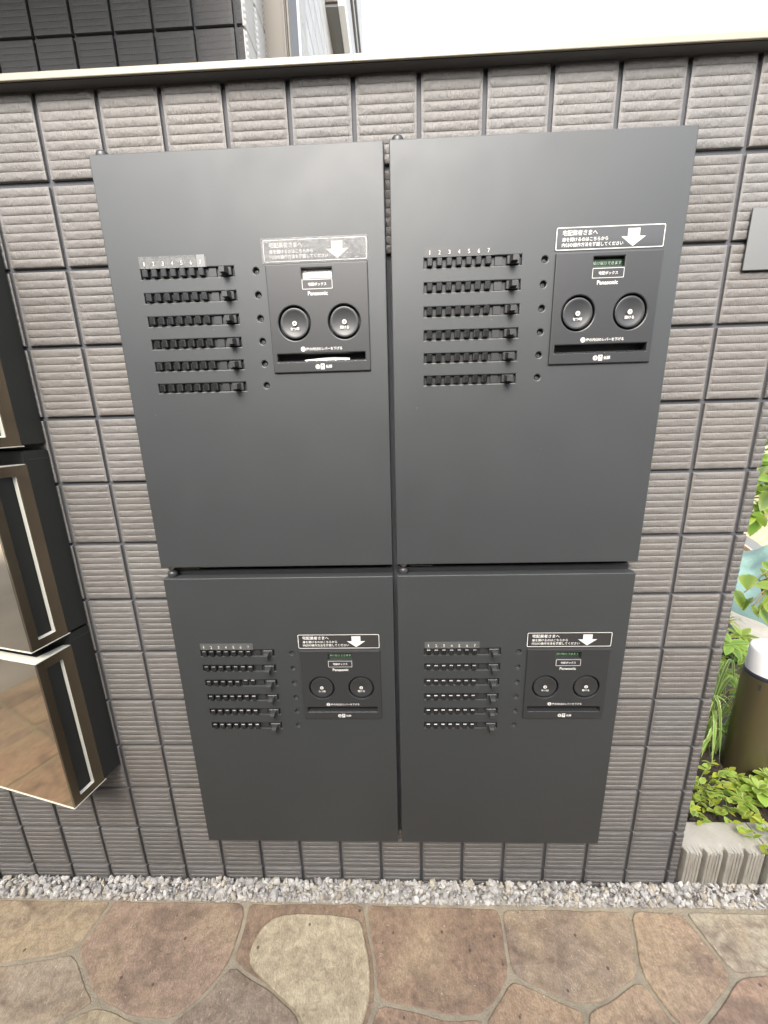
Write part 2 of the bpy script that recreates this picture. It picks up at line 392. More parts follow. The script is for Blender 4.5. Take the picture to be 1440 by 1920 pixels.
# ------------------------------------------------------------------ ground and paving
S = .0865                                     # tile pitch across, metres
struct(obj('ground', box('ground', -60, 60, -60, 60, -.3, -.02), None, 'ground'))
pave = struct(obj('paved_path', box('paved_path', -1.75, 1.95, -2.3, -.037, -.05, -.0022), None, 'mortar'))
POLY = {
 'A': [(-0.981, -0.039), (-0.622, -0.038), (-0.622, -0.048), (-0.63, -0.091), (-0.64, -0.12), (-0.674, -0.13), (-0.768, -0.142), (-0.855, -0.149), (-.98, -.155)],
 'B': [(-0.622, -0.038), (-0.33, -0.038), (-0.322, -0.082), (-0.326, -0.134), (-0.347, -0.169), (-0.387, -0.204), (-0.406, -0.21), (-0.465, -0.206), (-0.54, -0.189), (-0.574, -0.17), (-0.604, -0.145), (-0.64, -0.12), (-0.63, -0.091), (-0.622, -0.048)],
 'N': [(-.98, -.155), (-0.855, -0.149), (-0.768, -0.142), (-0.674, -0.13), (-0.64, -0.12), (-0.604, -0.145), (-0.574, -0.17), (-0.54, -0.189), (-0.566, -0.199), (-0.597, -0.218), (-0.592, -0.284), (-0.726, -0.288), (-.98, -.286)],
 'C': [(-0.33, -0.038), (-0.079, -0.037), (-0.069, -0.079), (-0.053, -0.126), (-0.047, -0.18), (-0.06, -0.212), (-0.099, -0.276), (-0.144, -0.271), (-0.181, -0.196), (-0.225, -0.172), (-0.28, -0.152), (-0.326, -0.134), (-0.322, -0.082)],
 'D': [(-0.326, -0.134), (-0.28, -0.152), (-0.225, -0.172), (-0.181, -0.196), (-0.144, -0.271), (-0.161, -0.287), (-0.324, -0.287), (-0.406, -0.21), (-0.387, -0.204), (-0.347, -0.169)],
 'E': [(-0.079, -0.037), (0.204, -0.041), (0.201, -0.084), (0.196, -0.144), (0.173, -0.168), (0.139, -0.194), (0.076, -0.196), (0.022, -0.188), (-0.047, -0.18), (-0.053, -0.126), (-0.069, -0.079)],
 'F': [(0.204, -0.041), (0.468, -0.043), (0.443, -0.104), (0.43, -0.142), (0.392, -0.156), (0.35, -0.175), (0.313, -0.181), (0.285, -0.177), (0.237, -0.158), (0.196, -0.144), (0.201, -0.084)],
 'G': [(0.468, -0.043), (0.571, -0.043), (0.582, -0.086), (0.597, -0.139), (0.562, -0.162), (0.516, -0.187), (0.485, -0.205), (0.456, -0.203), (0.446, -0.174), (0.43, -0.142), (0.443, -0.104)],
 'H': [(0.571, -0.043), (0.845, -0.043), (.845, -.11), (0.767, -0.12), (0.66, -0.133), (0.597, -0.139), (0.582, -0.086)],
 'I': [(0.597, -0.139), (0.66, -0.133), (0.767, -0.12), (.845, -.11), (.845, -.286), (0.646, -0.286), (0.5, -0.284), (0.485, -0.205), (0.516, -0.187), (0.562, -0.162)],
 'J': [(0.196, -0.144), (0.237, -0.158), (0.285, -0.177), (0.313, -0.181), (0.278, -0.286), (0.139, -0.286), (0.127, -0.242), (0.139, -0.194), (0.173, -0.168)],
 'K': [(0.313, -0.181), (0.35, -0.175), (0.392, -0.156), (0.43, -0.142), (0.446, -0.174), (0.456, -0.203), (0.485, -0.205), (0.5, -0.284), (0.393, -0.286), (0.278, -0.286)],
 'L': [(-0.047, -0.18), (0.022, -0.188), (0.076, -0.196), (0.139, -0.194), (0.127, -0.242), (0.139, -0.286), (0.033, -0.286), (-0.099, -0.276), (-0.06, -0.212)],
 'O': [(-0.54, -0.189), (-0.465, -0.206), (-0.406, -0.21), (-0.324, -0.287), (-0.453, -0.287), (-0.592, -0.284), (-0.597, -0.218), (-0.566, -0.199)]}
PCOL = {'A': (.27, .195, .125), 'B': (.235, .150, .112), 'N': (.25, .19, .145), 'C': (.20, .125, .085), 'D': (.20, .145, .115), 'E': (.215, .130, .088),
        'F': (.215, .150, .115), 'G': (.275, .175, .115), 'H': (.29, .235, .175), 'I': (.26, .15, .10), 'J': (.265, .165, .105), 'K': (.26, .16, .105), 'L': (.24, .145, .10), 'O': (.27, .21, .14)}
def pc(c):
    g = sum(c) / 3; return ((g + (c[0] - g) * .74) * 1.24, (g + (c[1] - g) * .74) * 1.24, (g + (c[2] - g) * .74) * 1.08)
PALE = [(-0.292, -0.138), (-0.296, -0.106), (-0.285, -0.08), (-0.265, -0.064), (-0.214, -0.058), (-0.147, -0.059), (-0.082, -0.066), (-0.074, -0.095), (-0.062, -0.126), (-0.057, -0.178), (-0.068, -0.206), (-0.104, -0.262), (-0.142, -0.258), (-0.175, -0.2), (-0.218, -0.178)]
def ccw(p):
    a = sum(p[i][0] * p[(i + 1) % len(p)][1] - p[(i + 1) % len(p)][0] * p[i][1] for i in range(len(p)))
    return p if a > 0 else p[::-1]
def resample(p, step, wob):
    out = []
    for i in range(len(p)):
        a, b = Vector(p[i]), Vector(p[(i + 1) % len(p)]); L = (b - a).length; n = max(1, int(L / step))
        for k in range(n): out.append(a.lerp(b, k / n) + Vector((rnd.gauss(0, wob), rnd.gauss(0, wob))) * (1 if k else .6))
    return out
def smooth_poly(p, k=1):
    for _ in range(k): p = [(p[i - 1] + p[i] * 2 + p[(i + 1) % len(p)]) / 4 for i in range(len(p))]
    return p
def inset(p, d):
    out = []
    n = len(p)
    for i in range(n):
        t = (p[(i + 1) % n] - p[i - 1])
        if t.length < 1e-9: out.append(p[i].copy()); continue
        t.normalize(); out.append(p[i] + Vector((-t.y, t.x)) * d)
    return out
def slab(name, poly, gap, z0, z1, bev, wob=.0011):
    p = smooth_poly(resample(ccw(poly), .015, wob), 1)
    r0 = inset(p, gap); r1 = inset(r0, bev * .5); r2 = inset(r0, bev * 1.3)
    n = len(p); v = [(q.x, q.y, z0) for q in r0] + [(q.x, q.y, z1 - bev) for q in r0] + [(q.x, q.y, z1 - bev * .3) for q in r1] + [(q.x, q.y, z1) for q in r2]
    f = []
    for k in range(3):
        for i in range(n):
            j = (i + 1) % n; f.append((k * n + i, k * n + j, (k + 1) * n + j, (k + 1) * n + i))
    f.append(tuple(range(3 * n, 4 * n)))
    me = mesh(name, v, f); me.polygons.foreach_set('use_smooth', [len(q.vertices) == 4 for q in me.polygons])
    return me
for k, p in POLY.items():
    o = obj('paving_stone', slab('paving_stone', p, .0030, -.03, rnd.uniform(-.0012, .0012), .0016), pave, 'stone'); o.color = (*pc(PCOL[k]), 1)
    if k == 'C':
        q = obj('surface_layer', slab('surface_layer', PALE, .001, -.003, .0042, .0016, .0006), o, 'stone'); q.color = (*pc((.325, .258, .178)), .35)
def clip(p, a, b, c):
    out = []
    for i in range(len(p)):
        s, t = p[i], p[(i + 1) % len(p)]; ds, dt = a * s[0] + b * s[1] - c, a * t[0] + b * t[1] - c
        if ds <= 0: out.append(s)
        if ds * dt < 0:
            u = ds / (ds - dt); out.append((s[0] + (t[0] - s[0]) * u, s[1] + (t[1] - s[1]) * u))
    return out
def voronoi(x0, x1, y0, y1, step):
    nx, ny = max(1, round((x1 - x0) / step)), max(1, round((y1 - y0) / step))
    sd = [(x0 + (i + .5 + rnd.uniform(-.36, .36)) * (x1 - x0) / nx, y0 + (j + .5 + rnd.uniform(-.36, .36)) * (y1 - y0) / ny) for i in range(nx) for j in range(ny)]
    for s in sd:
        p = [(x0, y0), (x1, y0), (x1, y1), (x0, y1)]
        for t in sd:
            if t is s or abs(t[0] - s[0]) + abs(t[1] - s[1]) > step * 5: continue
            a, b = t[0] - s[0], t[1] - s[1]; p = clip(p, a, b, (t[0] ** 2 + t[1] ** 2 - s[0] ** 2 - s[1] ** 2) / 2)
            if len(p) < 3: break
        if len(p) >= 3: yield p
cols = list(PCOL.values())
for reg in ((-1.74, 1.94, -2.29, -.29), (-1.74, -.983, -.289, -.04), (.848, 1.94, -.289, -.04)):
    for p in voronoi(*reg, .205):
        o = obj('paving_stone', slab('paving_stone', p, .0045, -.03, rnd.uniform(-.0012, .0012), .0028), pave, 'stone'); o.color = (*pc(rnd.choice(cols)), 1)

# gravel strip: crushed white stone, real chips
def gravel():
    ico = bmesh.new(); bmesh.ops.create_icosphere(ico, subdivisions=1, radius=1)
    iv = np.array([v.co[:] for v in ico.verts]); itri = np.array([[v.index for v in f.verts] for f in ico.faces]); ico.free()
    V = []; F = []; C = []; n = 0
    pal = 0.93 * np.array([(.50, .48, .44), (.44, .42, .385), (.53, .505, .455), (.35, .33, .305), (.44, .39, .31), (.40, .38, .355), (.28, .26, .24)])
    for layer, (cnt, zoff) in enumerate(((2100, -.006), (1900, .0), (1100, .005))):
        for _ in range(cnt):
            x = rng.uniform(-1.5, 1.6); t = rng.uniform(0, 1); y = -.0392 + t * (.0407 if x < .585 else .0427)
            s = rng.uniform(.0032, .0080) * (1.3 if rng.random() < .12 else 1)
            sc = np.array([rng.uniform(.75, 1.35), rng.uniform(.7, 1.2), rng.uniform(.5, .95)]) * s
            v = iv.copy()
            for _c in range(5):                                  # cut flat facets like crushed stone
                d = rng.normal(size=3); d /= np.linalg.norm(d); h = rng.uniform(.45, .8)
                e = v @ d - h; v = np.where(e[:, None] > 0, v - e[:, None] * d, v)
            v = v * sc
            a = rng.uniform(0, 2 * PI, 3); ca, sa = np.cos(a), np.sin(a)
            Rx = np.array([[1, 0, 0], [0, ca[0], -sa[0]], [0, sa[0], ca[0]]]); Rz = np.array([[ca[2], -sa[2], 0], [sa[2], ca[2], 0], [0, 0, 1]])
            Ry = np.array([[ca[1], 0, sa[1]], [0, 1, 0], [-sa[1], 0, ca[1]]])
            z = zoff + .001 + .008 * t + rng.uniform(-.002, .003)
            y = min(y, (-.0035 if x < .585 else .0) - s * .6); y = max(y, -.0392 + s * .75 + (rng.uniform(-.006, 0) if rng.random() < .06 else 0))
            V.append(v @ (Rx @ Ry @ Rz) + np.array([x, y, z])); F.append(itri + n); n += len(iv)
            c = pal[rng.integers(len(pal))] * rng.uniform(.88, 1.12); C.append(np.repeat(np.append(c, 1)[None], len(iv), 0))
    V = np.concatenate(V); F = np.concatenate(F); C = np.concatenate(C)
    me = bpy.data.meshes.new('gravel'); me.from_pydata(V.tolist(), [], F.tolist()); me.update()
    at = me.color_attributes.new('stone_colour', 'FLOAT_COLOR', 'POINT'); at.data.foreach_set('color', C.ravel().astype(np.float32))
    o = obj('gravel', me, None, 'gravel'); o['kind'] = 'stuff'; return o
gravel()
struct(obj('gravel_bed', box('gravel_bed', -1.75, 1.95, -.0355, .02, -.06, -.004), None, 'concrete_dirty'))

# ------------------------------------------------------------------ tiled wall
TW, TH = .0802, .1006                           # tile face size
PX, PZ = .0865, .10673                         # pitch
def tile_mesh(seed, nx=18, per=7, ribs=9, rough=.00028, A=.0021):
    r = np.random.default_rng(seed)
    prof = [(0, .30), (.05, .82), (.16, 1.04), (.40, 1.10), (.66, .96), (.86, .72), (.97, .46)][:per]
    zs = []; ds = []
    for k in range(ribs):
        for t, d in prof: zs.append((k + t) / ribs); ds.append(d)
    zs.append(1.); ds.append(.1)
    xs = np.concatenate([[0, .034], np.linspace(.056, .944, nx), [.966, 1]])
    ex = np.concatenate([[0, .12], np.ones(nx), [.12, 0]])
    ny, nxx = len(zs), len(xs)
    noise = r.normal(size=(ny, nxx)); noise = (noise + np.roll(noise, 1, 0) + np.roll(noise, 1, 1)) / 1.7
    v = []
    for i in range(ny):
        for j in range(nxx):
            amp = np.clip((ds[i] - .5) * 2, 0, 1) * (ex[j] == 1)
            edge = .75 if (i in (0, ny - 1)) else 1.
            d = A * (.36 + (max(ds[i], .3) - .36) * ex[j]) * edge + noise[i, j] * rough * amp
            z = TH * (1 - zs[i]) - (noise[i, j] * .00012 * amp)
            v.append((TW * xs[j], -d, z))
    f = [(i * nxx + j, (i + 1) * nxx + j, (i + 1) * nxx + j + 1, i * nxx + j + 1) for i in range(ny - 1) for j in range(nxx - 1)]
    # skirt back to the bedding
    ring = [j for j in range(nxx)] + [i * nxx + nxx - 1 for i in range(1, ny)] + [(ny - 1) * nxx + j for j in range(nxx - 2, -1, -1)] + [i * nxx for i in range(ny - 2, 0, -1)]
    b = len(v); v += [(v[i][0], .0085, v[i][2]) for i in ring]; n = len(ring)
    f += [(ring[k], ring[(k + 1) % n], b + (k + 1) % n, b + k) for k in range(n)]
    me = mesh('tile', v, f, True); me.materials.append(M['tile']); me.set_sharp_from_angle(angle=math.radians(55)); return me
TILES = [tile_mesh(s) for s in (1, 2, 3, 4, 5)]
wall = thing('tiled_wall', 'low grey-brown ribbed tile wall carrying the parcel lockers, under a pale coping', 'wall', (0, 0, 0))
obj('wall_core', box('wall_core', -2.6, .5795, .0034, .165, -.08, 1.4295), wall, 'joint')
for c in range(-9, 14):
    for r in range(0, 14):
        if 3 <= c <= 10 and 2 <= r <= 11: continue
        x = (c - 6.5) * PX + (PX - TW) / 2; zt = (16.55 * S) - r * PZ - (PZ - TH) / 2
        o = obj('tile', TILES[rnd.randrange(5)], wall, None, (x, rnd.uniform(-.0005, .0005), zt - TH + (.0018 if r == 0 else 0)))
        if c == 13: o.scale.x = (.5815 - x) / TW
# edge return tiles on the free end of the wall
for r in range(0, 14):
    zt = (16.55 * S) - r * PZ - (PZ - TH) / 2
    o = obj('end_tile', TILES[r % 5], wall, None, (.5795 + .0085, .0085, zt - TH)); o.rotation_euler = (0, 0, PI / 2); o.scale.x = .157 / TW
obj('coping', box('coping', -2.62, .612, -.0195, .185, 1.4322, 1.4385, .0014, 2), wall, 'coping')
obj('coping_lip', box('coping_lip', -2.62, .612, -.0203, -.0172, 1.4300, 1.4384, .001, 2), wall, 'coping')
obj('flashing', box('flashing', -2.6, .60, -.0165, .17, 1.4298, 1.4318), wall, 'flashing')
obj('coping_seam', box('coping_seam', -.0405, -.0395, -.0207, .1, 1.4305, 1.4389), wall, 'flashing')

# ------------------------------------------------------------------ stainless name plate at the right edge
t = thing('metal_plate', 'blank brushed stainless plate fixed on the tiles at the right edge of the wall', 'plate', (.4952, -.0050, 1.1806))
obj('plate_sheet', box('plate_sheet', 0, .074, -.0015, .0015, 0, .0762, .0006), t, 'plate')
for x in (.012, .062):
    for z in (.014, .062): obj('standoff', lathe('standoff', [(.006, -.006), (.006, -.0016)], 16), t, 'steel', (x, 0, z))

# ------------------------------------------------------------------ parcel lockers (millimetres -> metres, door top-left is the origin, -Z down, front at y=0)
mm = .001
DW = 390.
def Z(v): return -v * mm
def X(v): return v * mm
ROWY = [137.2 + 30.68 * k for k in range(6)]
def build_locker(H, name, label, loc):
    t = thing(name, label, 'parcel locker', loc, 'parcel lockers on the tiled wall')
    # door: sheet with real openings + folded rim
    holes = [rect(X(45.2), Z(y + 12.4), X(177.6), Z(y)) for y in ROWY] + [circ(X(208.8), Z(144.3 + 30.42 * k), X(4.1), 24) for k in range(6)]
    holes += [rect(X(228), Z(276), X(360), Z(142))]
    door = obj('door', plate('door', [rect(0, Z(H), X(DW), 0)] + holes, .0030, .0014, 0), t, 'door')
    bm = bmesh.new()
    a, b_, d0, d1, th = .0004, X(DW) - .0004, .0014, .0165, .0012
    bbox(bm, a, a + th, d0, d1, Z(H) + .0004, -.0004); bbox(bm, b_ - th, b_, d0, d1, Z(H) + .0004, -.0004)
    bbox(bm, a + th, b_ - th, d0, d1, -.0004 - th, -.0004); bbox(bm, a + th, b_ - th, d0, d1, Z(H) + .0004, Z(H) + .0004 + th)
    obj('door_rim', frombm('door_rim', bm), door, 'door')
    obj('door_lining', box('door_lining', .003, X(DW) - .003, .0135, .0165, Z(H) + .003, -.003), door, 'hole')
    obj('cabinet', box('cabinet', .0008, X(DW) + .0006, .0215, .2, Z(H) - .0085, .0085, .002, 2), t, 'body')
    # hinges at the left corners
    for zc, s in ((.0048, 1), (Z(H) - .0025, -1)):
        R_ = .0082 if s > 0 else .0070
        h = obj('hinge', lathe('hinge', [(R_ * .8, -.007), (R_, -.005), (R_, .0012), (R_ * .86, .0040), (R_ * .45, .0060), (.0004, .0064)], 24, 'Z'), t, 'steel' if s < 0 else 'black', (.0112, .0135, zc))
        if s < 0:
            h.scale.z = -1
            for xa, xb in ((.010, .030), (.0308, .048)): obj('hinge_arm', box('hinge_arm', xa, xb, -.003, .002, .0026, .0046, .0004), h, 'steel')
    # combination rows
    tray = None
    for k, y in enumerate(ROWY):
        bm = bmesh.new(); x0, x1, z0, z1 = X(45.2), X(177.6), Z(y + 12.4), Z(y)
        e = .0004
        if tray is None:
            bbox(bm, 0, x1 - x0, .0045, .0060, -.0124, 0)
            bbox(bm, -e * 3, -e * .2, .0017, .006, -.0128, .0004); bbox(bm, x1 - x0 + e * .2, x1 - x0 + e * 3, .0017, .006, -.0128, .0004)
            bbox(bm, -e, x1 - x0 + e, .0017, .006, e * .2, e * 3); bbox(bm, -e, x1 - x0 + e, .0017, .006, -.0124 - e * 3, -.0124 - e * .2)
            # raised web between keys and slider, slider pocket
            bbox(bm, .0965, .1070, .0022, .0045, -.0118, -.0006, .0002)
            tray = frombm('key_row', bm)
            tray.materials.append(M['panel'])
            keym = box('key', 0, .0079, -.0034, .0045, -.0112, -.0006, .0011, 1); keym.materials.append(M['key'])
            lb = bmesh.new()
            bbox(lb, -.0088, .0082, -.0016, .0045, -.0114, -.0008, .0006, 1)
            v = [(-.0055, -.0015, -.0104), (.0045, -.0015, -.0104), (.0045, -.0015, -.0018), (-.0055, -.0015, -.0018),
                 (-.0046, -.0095, -.0096), (.0036, -.0095, -.0096), (.0036, -.0095, -.0024), (-.0046, -.0095, -.0024),
                 (-.0042, -.0140, -.0106), (.0032, -.0140, -.0106), (.0032, -.0140, -.0044), (-.0042, -.0140, -.0044)]
            vs = [lb.verts.new(p) for p in v]
            for q in ((0, 1, 5, 4), (1, 2, 6, 5), (2, 3, 7, 6), (3, 0, 4, 7), (4, 5, 9, 8), (5, 6, 10, 9), (6, 7, 11, 10), (7, 4, 8, 11), (8, 9, 10, 11)): lb.faces.new([vs[i] for i in q])
            levm = frombm('slide_lever', lb); levm.materials.append(M['black'])
        else: bm.free()
        ro = obj('key_row', tray, t, None, (x0, 0, z1))
        for i in range(7): obj('key', keym, ro, None, (X(3.4 + 13.28 * i), rnd.uniform(-.0003, .0003), 0))
        obj('slide_lever', levm, ro, None, (X(121.2 + rnd.uniform(-.4, .4)), 0, 0))
    cup = lathe('indicator_hole', [(.0041, .0002), (.0041, -.0042), (.0026, -.0042), (.0024, -.0036), (.0005, -.0034)], 24, 'Y', False); cup.materials.append(M['plug'])
    for k in range(6): obj('indicator_hole', cup, t, None, (X(208.8), .0008, Z(144.3 + 30.42 * k)))
    # notice and number strip printed on film
    o = obj('notice_label', plate('notice_label', [rrect(X(220.6), Z(135.6), X(365.2), Z(106.6), .0022)], .0004, 0, -.0004), t, 'notice')
    p = Print(); y = -.00055
    p.shape([rrect(X(221.6), Z(134.7), X(364.2), Z(107.5), .0022), rrect(X(222.7), Z(133.6), X(363.1), Z(108.6), .0015)], y)
    p.text('宅配業者さまへ', X(229.8), X(276), Z(114.2), y, .018)
    p.text('扉を開けるのはこちらから', X(229.8), X(290.4), Z(122), y, .016)
    p.text('内側の操作方法を確認してください', X(229.8), X(310.8), Z(128.4), y, .016)
    p.shape([[(X(315.8), Z(111.4)), (X(331.4), Z(111.4)), (X(331.4), Z(120.8)), (X(339.6), Z(120.8)), (X(323.6), Z(132.4)), (X(307.6), Z(120.8)), (X(315.8), Z(120.8))]], y)
    obj('notice_print', p.mesh('notice_print'), o, 'print')
    o = obj('number_strip', plate('number_strip', [rect(X(46), Z(136.6), X(140.6), Z(124))], .0003, 0, -.0003), t, 'strip_grey')
    p = Print()
    for i in range(7):
        w = .6 if i == 0 else 1.5
        p.text(str(i + 1), X(52.6 + 13.28 * i - w), X(52.6 + 13.28 * i + w), Z(131), -.0010, .0, X(5.2))
    obj('number_print', p.mesh('number_print'), o, 'print')
    # control panel
    po, pf = -.0030, .0
    cx = 293.4
    B4, B1, BZ = 258., 329.2, 213.6
    cp = plate('control_panel', [rrect(X(222.6), Z(280.), X(364.8), Z(138.2), .0012, 3), rect(X(273), Z(156.3), X(314.6), Z(144.4)), rect(X(229.6), Z(264.8), X(357.4), Z(254.4)),
                                 circ(X(B4), Z(BZ), X(23.0), 48), circ(X(B1), Z(BZ), X(23.0), 48)], .0045, .0014, po)
    cp = obj('control_panel', cp, t, 'panel')
    # trays behind the openings
    bm = bmesh.new()
    def well(x0, x1, y0, y1, depth, floor=True):
        e = .0006
        xa, xb, za, zb = X(x0), X(x1), Z(y1), Z(y0); f0 = po + .004
        bbox(bm, xa - e, xa - .0001, f0, depth, za, zb); bbox(bm, xb + .0001, xb + e, f0, depth, za, zb)
        bbox(bm, xa - e, xb + e, f0, depth, zb + .0001, zb + e); bbox(bm, xa - e, xb + e, f0, depth, za - e, za - .0001)
        if floor: bbox(bm, xa - e, xb + e, depth, depth + .0012, za - e, zb + e)
    well(273, 314.6, 144.4, 156.3, .0040)
    obj('display_well', frombm('display_well', bm), cp, 'panel')
    bm = bmesh.new(); well(229.6, 357.4, 254.4, 264.8, .0125)
    obj('slip_slot', frombm('slip_slot', bm), cp, 'hole')
    bm = bmesh.new()
    for i in range(9):                                             # small teeth along the slot's lower lip
        x = 231 + i * 14.0; bbox(bm, X(x), X(x + 12.6), po - .0005, .006, Z(265.4), Z(264.2), .0003)
    obj('slot_lip', frombm('slot_lip', bm), cp, 'panel')
    obj('display', box('display', X(273.2), X(314.4), .0030, .0040, Z(156.1), Z(144.6)), cp, 'lcd')
    p = Print(); p.text('受け取りできます', X(275), X(313), Z(150.4), .0028, .0); obj('display_text', p.mesh('display_text'), cp, 'lcdtext')
    bt = [(.0186, -.0045), (.0200, -.002), (.0204, .0012), (.0200, .0022), (.0190, .0026), (.0165, .0019), (.011, .0009), (.005, .0003), (.0006, .0001)]
    btm = lathe('round_button', bt, 48, 'Y'); btm.materials.append(M['panel'])
    seat = lathe('button_seat', [(.0229, -.0025), (.0229, -.0062), (.0004, -.0062)], 40, 'Y', False); seat.materials.append(M['hole'])
    for bx in (B4, B1):
        obj('round_button', btm, cp, None, (X(bx), 0, Z(BZ))); obj('button_seat', seat, cp, None, (X(bx), 0, Z(BZ)))
    y = po - .00015
    p = Print(); p.shape([rrect(X(272.6), Z(170.6), X(315), Z(158.2), .0010, 3), rrect(X(273.3), Z(169.9), X(314.3), Z(158.9), .0006, 3)], y)
    p.text('宅配ボックス', X(281), X(306.8), Z(164.4), y, .022); obj('title_lettering', p.mesh('title_lettering'), cp, 'print')
    p = Print(); p.text('Panasonic', X(280), X(308), Z(175.9), y, .022); obj('logo_lettering', p.mesh('logo_lettering'), cp, 'print')
    for bx, n, w in ((B4, '4', 'なつ印'), (B1, '1', '開ける')):
        yy = -.0026; p = Print(); dk = Print(); hw = 1.3 if n == '4' else .7
        p.shape([circ(X(bx), Z(BZ), X(3.2), 20)], yy); dk.text(n, X(bx - hw), X(bx + hw), Z(BZ), yy - .0001, .02, X(3.9))
        p.text(w, X(bx - 6.3), X(bx + 6.3), Z(BZ + 7.2), yy, .022)
        obj('button_lettering', p.mesh('button_lettering'), cp, 'print'); obj('button_numeral', dk.mesh('button_numeral'), cp, 'print_dark')
    p = Print(); dk = Print(); p.shape([circ(X(268), Z(248.2), X(3.4), 20)], y); dk.text('2', X(266.8), X(269.2), Z(248.2), y - .0001, .02, X(4))
    p.text('扉の内側のレバーを下げる', X(272.2), X(324.4), Z(248.3), y, .02)
    obj('lever_lettering', p.mesh('lever_lettering'), cp, 'print'); obj('lever_numeral', dk.mesh('lever_numeral'), cp, 'print_dark')
    p = Print(); dk = Print(); p.shape([circ(X(287.6), Z(272.6), X(3.3), 20)], y); dk.text('3', X(286.4), X(288.8), Z(272.6), y - .0001, .02, X(4))
    p.shape([rect(X(291.8), Z(276.4), X(297.6), Z(268.6)), [(X(294.4), Z(274.6)), (X(294.4), Z(271.8)), (X(293.2), Z(271.8)), (X(294.7), Z(269.6)), (X(296.2), Z(271.8)), (X(295), Z(271.8)), (X(295), Z(274.6))]], y)
    p.text('伝票', X(299.2), X(308.6), Z(272.6), y, .025)
    obj('slip_lettering', p.mesh('slip_lettering'), cp, 'print'); obj('slip_numeral', dk.mesh('slip_numeral'), cp, 'print_dark')
    return t
FY = -.030
UL = build_locker(584, 'parcel_locker', 'upper left charcoal parcel locker with notice and display veiled by hazy white film', (-.3945, FY, 1.3405))
UR = copy_tree(UL); UR.location = (.0028, FY, 1.3408)
UR['label'] = 'upper right charcoal parcel locker with a clear black notice, nearest the stainless plate'
LL = build_locker(579, 'parcel_locker', 'lower left charcoal parcel locker, two keys pushed in on its third row', (-.3945, FY, .7368))
LR = copy_tree(LL); LR.location = (.0024, FY, .7372)
LR['label'] = 'lower right charcoal parcel locker, nearest the gravel below and the garden bollard'
def kids(o, n): return sorted([c for c in o.children if c.name.split('.')[0] == n], key=lambda c: -c.location.z if n == 'key_row' else c.location.x)
for L, row, keys in ((UL, 3, (0,)), (LL, 2, (5, 6))):
    kk = kids(kids(L, 'key_row')[row], 'key')
    for k in keys: kk[k].location.y = .0036
def own(o, m):
    o.data = o.data.copy(); o.data.materials.clear(); o.data.materials.append(M[m])
own(kids(UR, 'number_strip')[0], 'strip_dark'); own(kids(UL, 'number_strip')[0], 'strip_grey')
cp = kids(UL, 'control_panel')[0]
d = kids(cp, 'display')[0]; own(d, 'film'); d['label'] = 'display window covered by crinkled white film'
bpy.data.objects.remove(kids(cp, 'display_text')[0])
cr = Print()
for a, b in (((284, 155), (290, 147)), ((297, 154), (299, 150)), ((305, 148), (313, 154)), ((308, 146), (309, 152)), ((276, 148), (281, 146.5)), ((302, 149), (312, 151))):
    ax, az, bx, bz = X(a[0]), Z(a[1]), X(b[0]), Z(b[1]); n = Vector((-(bz - az), bx - ax)).normalized() * .00016
    cr.add([(ax + n.x, az + n.y), (ax - n.x, az - n.y), (bx - n.x, bz - n.y), (bx + n.x, bz + n.y)], [(0, 1, 2, 3)], .0028)
obj('film_creases', cr.mesh('film_creases'), cp, 'panel')
nl = kids(UL, 'notice_label')[0]
obj('protective_film', flat('protective_film', [rrect(X(219.2), Z(136.8), X(365.8), Z(105.6), .001)], -.0012), nl, 'haze_film')
ns = kids(UL, 'number_strip')[0]
obj('protective_film', flat('protective_film', [rect(X(45.4), Z(136.8), X(126.6), Z(121.8))], -.0008), ns, 'haze_film')
obj('film_piece', flat('film_piece', [rect(X(127.2), Z(136.6), X(138.4), Z(121.4))], -.00038), ns, 'film_white')
# folded slip of paper left in the slot of the upper left locker
ul = UL.location
v = []; f = []
for i in range(13):
    u = i / 12; x = X(268 + 66 * u); h = .0018 + .0022 * math.sin(PI * u) * (1 if u < .75 else .7)
    v += [(ul.x + x, ul.y + .0005 + .003 * math.sin(PI * u), ul.z + Z(264.2)), (ul.x + x, ul.y + .0055 + .001 * u, ul.z + Z(264.2) + .0015 + h * (.5 + u * .8))]
f = [(2 * i, 2 * i + 2, 2 * i + 3, 2 * i + 1) for i in range(12)]
tag(obj('paper_slip', mesh('paper_slip', v, f, True), None, 'paper'), 'curled white paper slip lying inside the slot of the upper left locker', 'paper slip')

# ------------------------------------------------------------------ faceted bronze mailboxes on the left
A2 = Vector((-.567, .0)); D2 = Vector((-.021, -.095)); DL = D2.length
Ux = -D2 / DL                                            # along the side face, back towards the wall
Df = Vector((-math.cos(math.radians(13)), math.sin(math.radians(13))))
def frame_side(o_at):  # local X along Ux, local Z up, local -Y outwards (to +x)
    return Matrix(((Ux.x, -Ux.y, 0, o_at.x), (Ux.y, Ux.x, 0, o_at.y), (0, 0, 1, 0), (0, 0, 0, 1)))
def prism(name, plan, z0, z1, bev=.0):
    bm = bmesh.new(); n = len(plan)
    lo = [bm.verts.new((p[0], p[1], z0)) for p in plan]; hi = [bm.verts.new((p[0], p[1], z1)) for p in plan]
    bm.faces.new(lo[::-1]); bm.faces.new(hi)
    for i in range(n): bm.faces.new((lo[i], lo[(i + 1) % n], hi[(i + 1) % n], hi[i]))
    if bev: bmesh.ops.bevel(bm, geom=list(bm.edges), offset=bev, segments=2, affect='EDGES')
    return frombm(name, bm)
def P(u): return A2 + D2 * u
corner = P(1.0)
SIDE = frame_side(corner)
W_ = .36
FR = Matrix(((-Df.x, Df.y, 0, corner.x), (-Df.y, -Df.x, 0, corner.y), (0, 0, 1, 0), (0, 0, 0, 1)))
